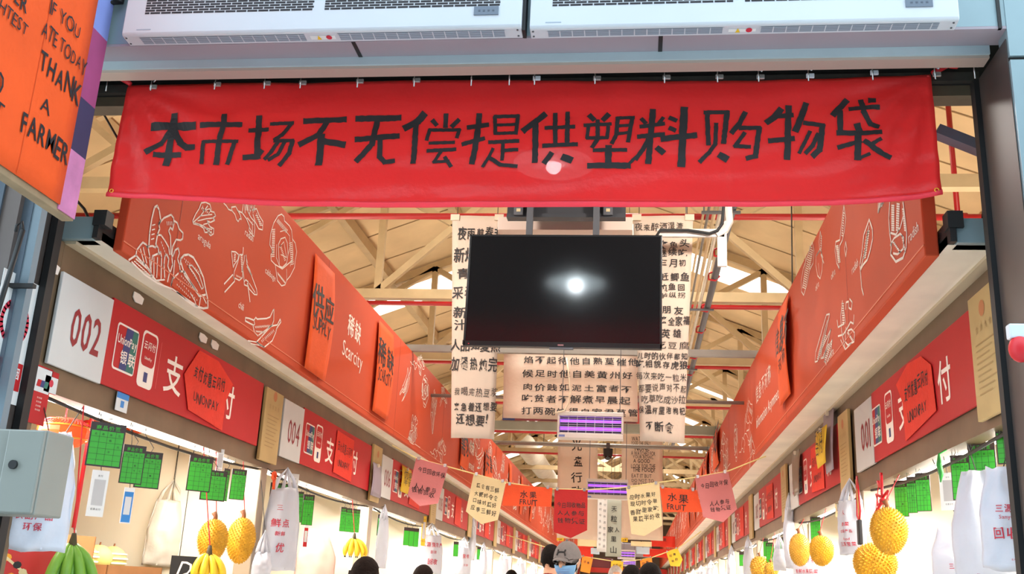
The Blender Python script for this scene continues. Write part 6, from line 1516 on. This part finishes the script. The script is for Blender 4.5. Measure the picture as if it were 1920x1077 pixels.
# boards behind the goods, mottled to stand for a mirror's reflection of produce
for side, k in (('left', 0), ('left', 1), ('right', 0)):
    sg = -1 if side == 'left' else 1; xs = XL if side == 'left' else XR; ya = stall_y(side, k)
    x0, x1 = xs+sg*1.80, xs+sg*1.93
    t = thing('reflection_backdrop', 'mottled tan backdrop board leaning at the back of stall %03d' % (2*k+2 if side == 'left' else 2*k+1), 'backdrop', (x0, ya+1.4, 1.57), 'backdrop boards in the stalls')
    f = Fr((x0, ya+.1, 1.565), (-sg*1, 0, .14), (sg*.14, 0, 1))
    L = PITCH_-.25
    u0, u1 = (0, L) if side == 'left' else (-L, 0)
    MB().box((u0, 0, -.008), (u1, .95, 0), 0, f).build('board', 'backdrop' if k == 0 and side == 'left' else mat('pale_reflection', (232, 204, 168), .7, 0, .25, 2.5), t)
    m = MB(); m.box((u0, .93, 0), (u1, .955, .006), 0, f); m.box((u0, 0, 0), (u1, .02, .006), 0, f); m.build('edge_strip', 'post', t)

# small fittings at the edges of the view
P = PY(1912, 655, YW-.03)
t = thing('column_fitting', 'red rounded fitting with a clear cap on the face of the right column', 'fitting', P)
MB().ball(P, (.035, .03, .045), 16, 10).build('red_body', 'ribbon', t, True)
bevel(MB().box((P.x-.03, P.y-.012, P.z+.035), (P.x+.05, P.y+.027, P.z+.085)).build('clear_cap', mat('pale_clear_plastic', (206, 214, 222), .2), t), .006)
MB().box((P.x-.02, P.y+.01, P.z-.03), (P.x+.04, YW-.003, P.z+.06)).build('back_plate', 'dark', t)
P = [PX(x, y, XR-.06) for x, y in ((1900, 752), (1891, 790), (1896, 822), (1908, 842))]
tag(MB().tubes([V((XR-.004, P[0].y, P[0].z+.03))]+P, .012, 6).build('red_strap', 'ribbon', None, True), 'loose red strap over the nearest green card at the right column', 'strap')
q = PX(1762, 868, XR-.03)
tag(MB().tubes([V((XR+.01, q.y, 2.14)), q+V((0, 0, .04)), q+V((0, .012, -.01)), q+V((0, -.012, -.05)), q+V((0, .01, -.09))], [.004, .006, .014, .012, .003], 6).build('green_twist', mat('green_ribbon', (40, 140, 50), .5), None, True), 'green twisted ribbon hanging left of the blank card at stall 001', 'ribbon')
q = PX(514, 893, XL+.05)
t = thing('orange_tie', 'orange plastic tie hanging at the post above the white bag of stall 004', 'tie', q)
MB().tubes([V((XL-.01, q.y, 2.14)), q+V((0, 0, .02))], .003, 5).build('string', 'wire', t)
MB().tubes([q+V((0, .03*math.cos(i*.785), .025*math.sin(i*.785))) for i in range(8)], .010, 6, closed=True).build('loop', 'flagorange', t, True)
MB().tubes([q+V((0, .01, -.02)), q+V((0, .015, -.09))], .010, 6).build('tail', 'flagorange', t, True)
for i, (dx, lab) in enumerate(((0, 'upper dark cable running into the corner above the orange sign'), (1, 'lower dark cable running into the corner above the orange sign'))):
    A, B = PY(165-14*dx, -12+8*dx, 3.36), PY(232-8*dx, -18+22*dx, 3.41)
    tag(MB().tubes([A+V((.07, .0, .45)), A+V((.08+.0*dx, 0, .06)), (A+B)/2+V((.03, 0, -.015)), B, B+V((.05, .015-.06*dx, .3))], .018, 8).build('corner_cable', 'black', None, True), lab, 'cable')

# ------------------------------------------------------------------ people walking in the aisle
def capsule(m, a, b, ra, rb, seg=14):
    a, b = V(a), V(b); d = (b-a); L = d.length
    if L < 1e-5: m.ball(a, ra, seg, 8); return
    n = max(2, int(L/.05)); P = [a+d*i/n for i in range(n+1)]; R = [ra+(rb-ra)*i/n for i in range(n+1)]
    m.tubes(P, R, seg); m.ball(a, ra, seg, 8); m.ball(b, rb, seg, 8)
def person(px, py, Y, face, label, shirt, hair='short', pants='trouser', cap_=False, mask_=False, tilt=0., wide=1., hairm='hair', grp=None, sc=1.):
    top = PY(px, py, Y); h = top.z; s = h/1.75; base = V((top.x, Y, 0))
    t = thing('person', label, 'person', base, grp)
    R_ = Matrix.Rotation(math.radians(face), 3, 'Z')      # face 0 looks towards the entrance (-Y)
    def T(x, y, z): return base+R_ @ V((x*s*wide, y*s, z*s))
    def Tm(lst, m):
        for a, b, ra, rb in lst: capsule(m, T(*a), T(*b), ra*s, rb*s)
    hd = (0, -.015, 1.625)
    HR = Matrix.Rotation(math.radians(tilt), 3, 'X')
    def head_fn(k=1., grow=0.):
        def fn(d):
            x, y, z = d
            w = .074+.006*max(0, z); 
            if z < 0: w -= .020*z*z*1.2
            y2 = y*(.096 if y > 0 else .090); z2 = z*(.118 if z > 0 else .122)
            if z < 0 and y < 0: y2 -= .010*(-z)*(-y)          # chin
            q = V((x*(w+grow), y2*(1+grow*10), z2*(1+grow*8)))
            return q*s*k
        return fn
    def H(x, y, z): return T(*hd)+R_ @ (HR @ (V((x, y, z))*s))
    def hb(m, fn, seg=24, rings=18):
        m.ball(V((0, 0, 0)), 1, seg, rings, 0, lambda d: R_ @ (HR @ fn(d)));
    # ---- body: one continuous skin
    m = MB(); k0 = len(m.v)
    hb(m, head_fn()); off = T(*hd); m.v = [v+off for v in m.v]
    Tm([((0, .01, 1.44), (0, -.005, 1.56), .060, .055), ((0, .0, 1.05), (0, .01, 1.30), .125, .135), ((-.06, 0, 1.28), (.06, 0, 1.28), .12, .12), ((-.13, .0, 1.40), (.13, 0, 1.40), .065, .065), ((-.07, 0, .95), (.07, 0, .95), .115, .115), ((0, 0, .95), (0, 0, 1.1), .13, .125)], m)
    for sg in (-1, 1):
        Tm([((sg*.17, 0, 1.40), (sg*.225, .02, 1.13), .052, .042), ((sg*.225, .02, 1.13), (sg*.235, -.06, .90), .040, .029), ((sg*.235, -.06, .90), (sg*.235, -.075, .82), .033, .036)], m)
        for f, (dx, ln) in enumerate(((-.026, .070), (-.009, .082), (.009, .076), (.025, .058))):
            x = sg*.235+dx*.0; yb = -.075+dx
            Tm([((x, yb, .81), (x-sg*.004, yb-.004, .81-ln*.5), .0105, .0098), ((x-sg*.004, yb-.004, .81-ln*.5), (x-sg*.014, yb+.002, .81-ln), .0098, .0088)], m)
        Tm([((sg*.228, -.095, .855), (sg*.222, -.118, .80), .012, .010)], m)
        Tm([((sg*.085, 0, .93), (sg*.095, -.01, .50), .088, .056), ((sg*.095, -.01, .50), (sg*.098, .02, .09), .054, .036), ((sg*.098, .02, .06), (sg*.105, -.13, .035), .038, .03)], m)
    for q in ((0, -.098, -.012), ):
        capsule(m, H(0, -.088, .022), H(0, -.104, -.020), .010*s, .016*s)
    capsule(m, H(-.03, -.088, .040), H(.03, -.088, .040), .009*s, .009*s)
    capsule(m, H(-.018, -.092, -.062), H(.018, -.092, -.062), .008*s, .008*s); capsule(m, H(-.015, -.090, -.076), H(.015, -.090, -.076), .008*s, .008*s)
    for sg in (-1, 1):
        capsule(m, H(sg*.078, .012, .018), H(sg*.077, .010, -.030), .016*s, .010*s)
    o = m.build('body', 'skin', t, True); r = o.modifiers.new('one_surface', 'REMESH'); r.mode = 'VOXEL'; r.voxel_size = .009; r.use_smooth_shade = True
    sm = o.modifiers.new('soften', 'SMOOTH'); sm.iterations = 3; sm.factor = .5
    # ---- eyes
    if not (120 < abs(face) <= 180):
        for sg in (-1, 1):
            e = MB(); e.ball(H(sg*.032, -.083, .020), .0125*s, 12, 8); e.build('eye', 'whitepaper', t, True)
            e = MB(); e.ball(H(sg*.032, -.0925, .020), .0055*s, 8, 6); e.build('pupil', 'ink', t, True)
    # ---- clothes
    m = MB()
    Tm([((0, 0, .98), (0, .01, 1.30), .145, .150), ((-.06, 0, 1.28), (.06, 0, 1.28), .135, .135), ((-.14, 0, 1.40), (.14, 0, 1.40), .076, .076), ((0, .01, 1.40), (0, .01, 1.462), .085, .072)], m)
    for sg in (-1, 1): Tm([((sg*.17, 0, 1.40), (sg*.228, .02, 1.13), .066, .055), ((sg*.228, .02, 1.13), (sg*.236, -.05, .93), .053, .042)], m)
    o = m.build('jacket', shirt, t, True); r = o.modifiers.new('one_surface', 'REMESH'); r.mode = 'VOXEL'; r.voxel_size = .014; r.use_smooth_shade = True
    m = MB(); Tm([((-.07, 0, .95), (.07, 0, .95), .13, .13)], m)
    for sg in (-1, 1): Tm([((sg*.085, 0, .93), (sg*.095, -.01, .50), .102, .075), ((sg*.095, -.01, .50), (sg*.098, .02, .10), .074, .060)], m)
    o = m.build('trousers', pants, t, True); r = o.modifiers.new('one_surface', 'REMESH'); r.mode = 'VOXEL'; r.voxel_size = .016; r.use_smooth_shade = True
    for sg in (-1, 1):
        m = MB(); Tm([((sg*.098, .045, .045), (sg*.106, -.15, .038), .045, .038)], m); m.build('shoe', 'shoe', t, True)
    # ---- hair
    m = MB(); base_fn = head_fn(1., .010 if hair == 'short' else .013)
    def hair_fn(d):
        q = base_fn(d); low = -.30 if hair == 'short' else -.75
        # pull the shell inside the head over the face and below the hair line
        face_cut = (d.y < (-.1 if cap_ else -.35) and d.z < (.6 if cap_ else .42)) or (d.z < low) or (abs(d.x) > .75 and d.z < -.05 and hair == 'short' and d.y < .1)
        if face_cut: q = q*.90
        else: q = q*(1+.018*mn.noise(d*9))
        return q
    hb(m, hair_fn, 40, 30); m.v = [v+off for v in m.v]
    if hair == 'bob':
        for i in range(26):
            a = math.pi*(.06+.88*i/25); x, y = math.cos(a), math.sin(a)
            m.tubes([H(x*.082, y*.098, .04), H(x*.088, y*.106, -.05), H(x*.084, y*.100, -.13)], [.016*s, .018*s, .010*s], 6)
    if hair == 'tail':
        m.tubes([H(0, .10, .03), H(0, .135, -.0), H(0, .13, -.10), H(0, .10, -.20)], [.022*s, .03*s, .03*s, .008*s], 10)
    if not cap_: m.build('hair', hairm, t, True)
    else:
        m.build('hair', 'hair', t, True)
        c = MB()
        def cap_fn(d):
            q = head_fn(1., .019)(d)
            if d.z < .16: q.z = .022*s
            return q
        hb(c, cap_fn, 32, 20); c.v = [v+off for v in c.v]; cp = c.build('cap', 'cap', t, True)
        b = MB(); P = []
        for i in range(15):
            a = math.pi*(1+i/14); P.append((math.cos(a), math.sin(a)))
        vs = []
        for lay in (0, .006):
            for x, y in P:
                vs.append(H(x*.088, y*.098, .030+lay)); vs.append(H(x*.074, y*.108-.055*max(0, -y)**.7, .012-.030*abs(x)**2+lay+.01))
        n = len(P)*2; fs = []
        for i in range(len(P)-1):
            fs += [(2*i, 2*i+1, 2*i+3, 2*i+2), (n+2*i, n+2*i+2, n+2*i+3, n+2*i+1), (2*i+1, n+2*i+1, n+2*i+3, 2*i+3)]
        b.add(vs, fs); b.build('brim', 'cap', cp, True)
        b = MB(); b.ball(H(0, 0, .140), .008*s, 8, 6); b.build('button', 'cap', cp, True)
        # two joined loops stitched on the front of the cap
        g = MB()
        def C_(u, v):
            d = V((u, -1, v)).normalized(); return H(*(head_fn(1., .022)(V((u/.9, -.86, .52+v)).normalized())/s))
        for a, b_ in (((-.28, .18), (-.22, .0)), ((-.22, .0), (-.28, -.18)), ((.28, .18), (.22, .0)), ((.22, .0), (.28, -.18)), ((-.22, 0), (.22, 0))):
            g.tubes([C_(a[0]+(b_[0]-a[0])*i/4, a[1]+(b_[1]-a[1])*i/4) for i in range(5)], .0052*s, 6)
        g.build('stitched_mark', 'ink', cp, True)
    if mask_:
        mk = MB()
        def mf(i, j):
            a = (i-.5)*2.5; d = V((math.sin(a)*.96, -math.cos(a), -.12-.62*(1-j))).normalized(); q = head_fn(1., .012)(d)/s
            q.y -= .012*math.cos(a)*(1-abs(j-.6)); return H(*q)
        mk.grid(mf, 16, 12, .002); mo = mk.build('face_mask', 'mask', t, True)
        p = MB()
        for j in (.3, .5, .7): p.tubes([mf(.2+.6*i/8, j)+R_ @ V((0, -.002, 0)) for i in range(9)], .0012, 4)
        p.build('pleat', 'clothblue', mo, True)
        for sg in (-1, 1):
            e = MB(); e.tubes([H(sg*.070, -.040, -.025), H(sg*.084, .0, .005), H(sg*.083, .022, .012)], .0016*s, 4); e.tubes([H(sg*.064, -.045, -.08), H(sg*.080, .0, -.04), H(sg*.081, .020, -.02)], .0016*s, 4); e.build('ear_loop', 'whitepaper', mo)
        gl = MB()
        for sg in (-1, 1):
            gl.tubes([H(sg*.034+.024*math.cos(i*.5236), -.102, .016+.018*math.sin(i*.5236)) for i in range(12)], .0022*s, 5, closed=True)
            gl.tubes([H(sg*.058, -.100, .020), H(sg*.080, -.04, .024), H(sg*.086, .01, .020)], .0024*s, 5)
        gl.tubes([H(-.010, -.103, .02), H(.010, -.103, .02)], .0022*s, 5); gl.build('spectacles', 'eyeglass', t)
    return t
person(1067, 1018, 7.0, -22, 'person in a grey cap, spectacles and blue face mask walking towards the entrance', 'shirtdark', cap_=True, mask_=True, tilt=8)
person(1033, 1021, 9.0, 165, 'person with short black hair and maroon top, behind the grey capped walker', 'shirtred')
person(685, 1045, 5.6, 160, 'person with dark brown hair seen from behind near stall 004', 'shirtgrey', hair='bob', hairm=mat('brown_hair', (34, 22, 17), .75, 0, .4, 60, .6, 120, spec=.12))
person(793, 1060, 7.9, 150, 'person with brown hair whose crown shows below the white bag at stall 006', 'shirtpale', hair='bob', hairm=mat('brown_hair', (34, 22, 17), .75, 0, .4, 60, .6, 120, spec=.12))
person(1219, 1056, 6.9, 175, 'person with smooth black hair, right of the two dark heads', 'shirtdark', hair='bob')
person(1185, 1060, 8.2, 190, 'person with black hair, left of the two dark heads', 'shirtgrey', hair='tail')
person(1154, 1061, 12.0, 10, 'person with silver hair beside the yellow flag', 'shirtpale', hairm='greyhair')
person(959, 1069, 12.5, 20, 'person with dark hair far left along the aisle, only the crown in view', 'shirtpale')
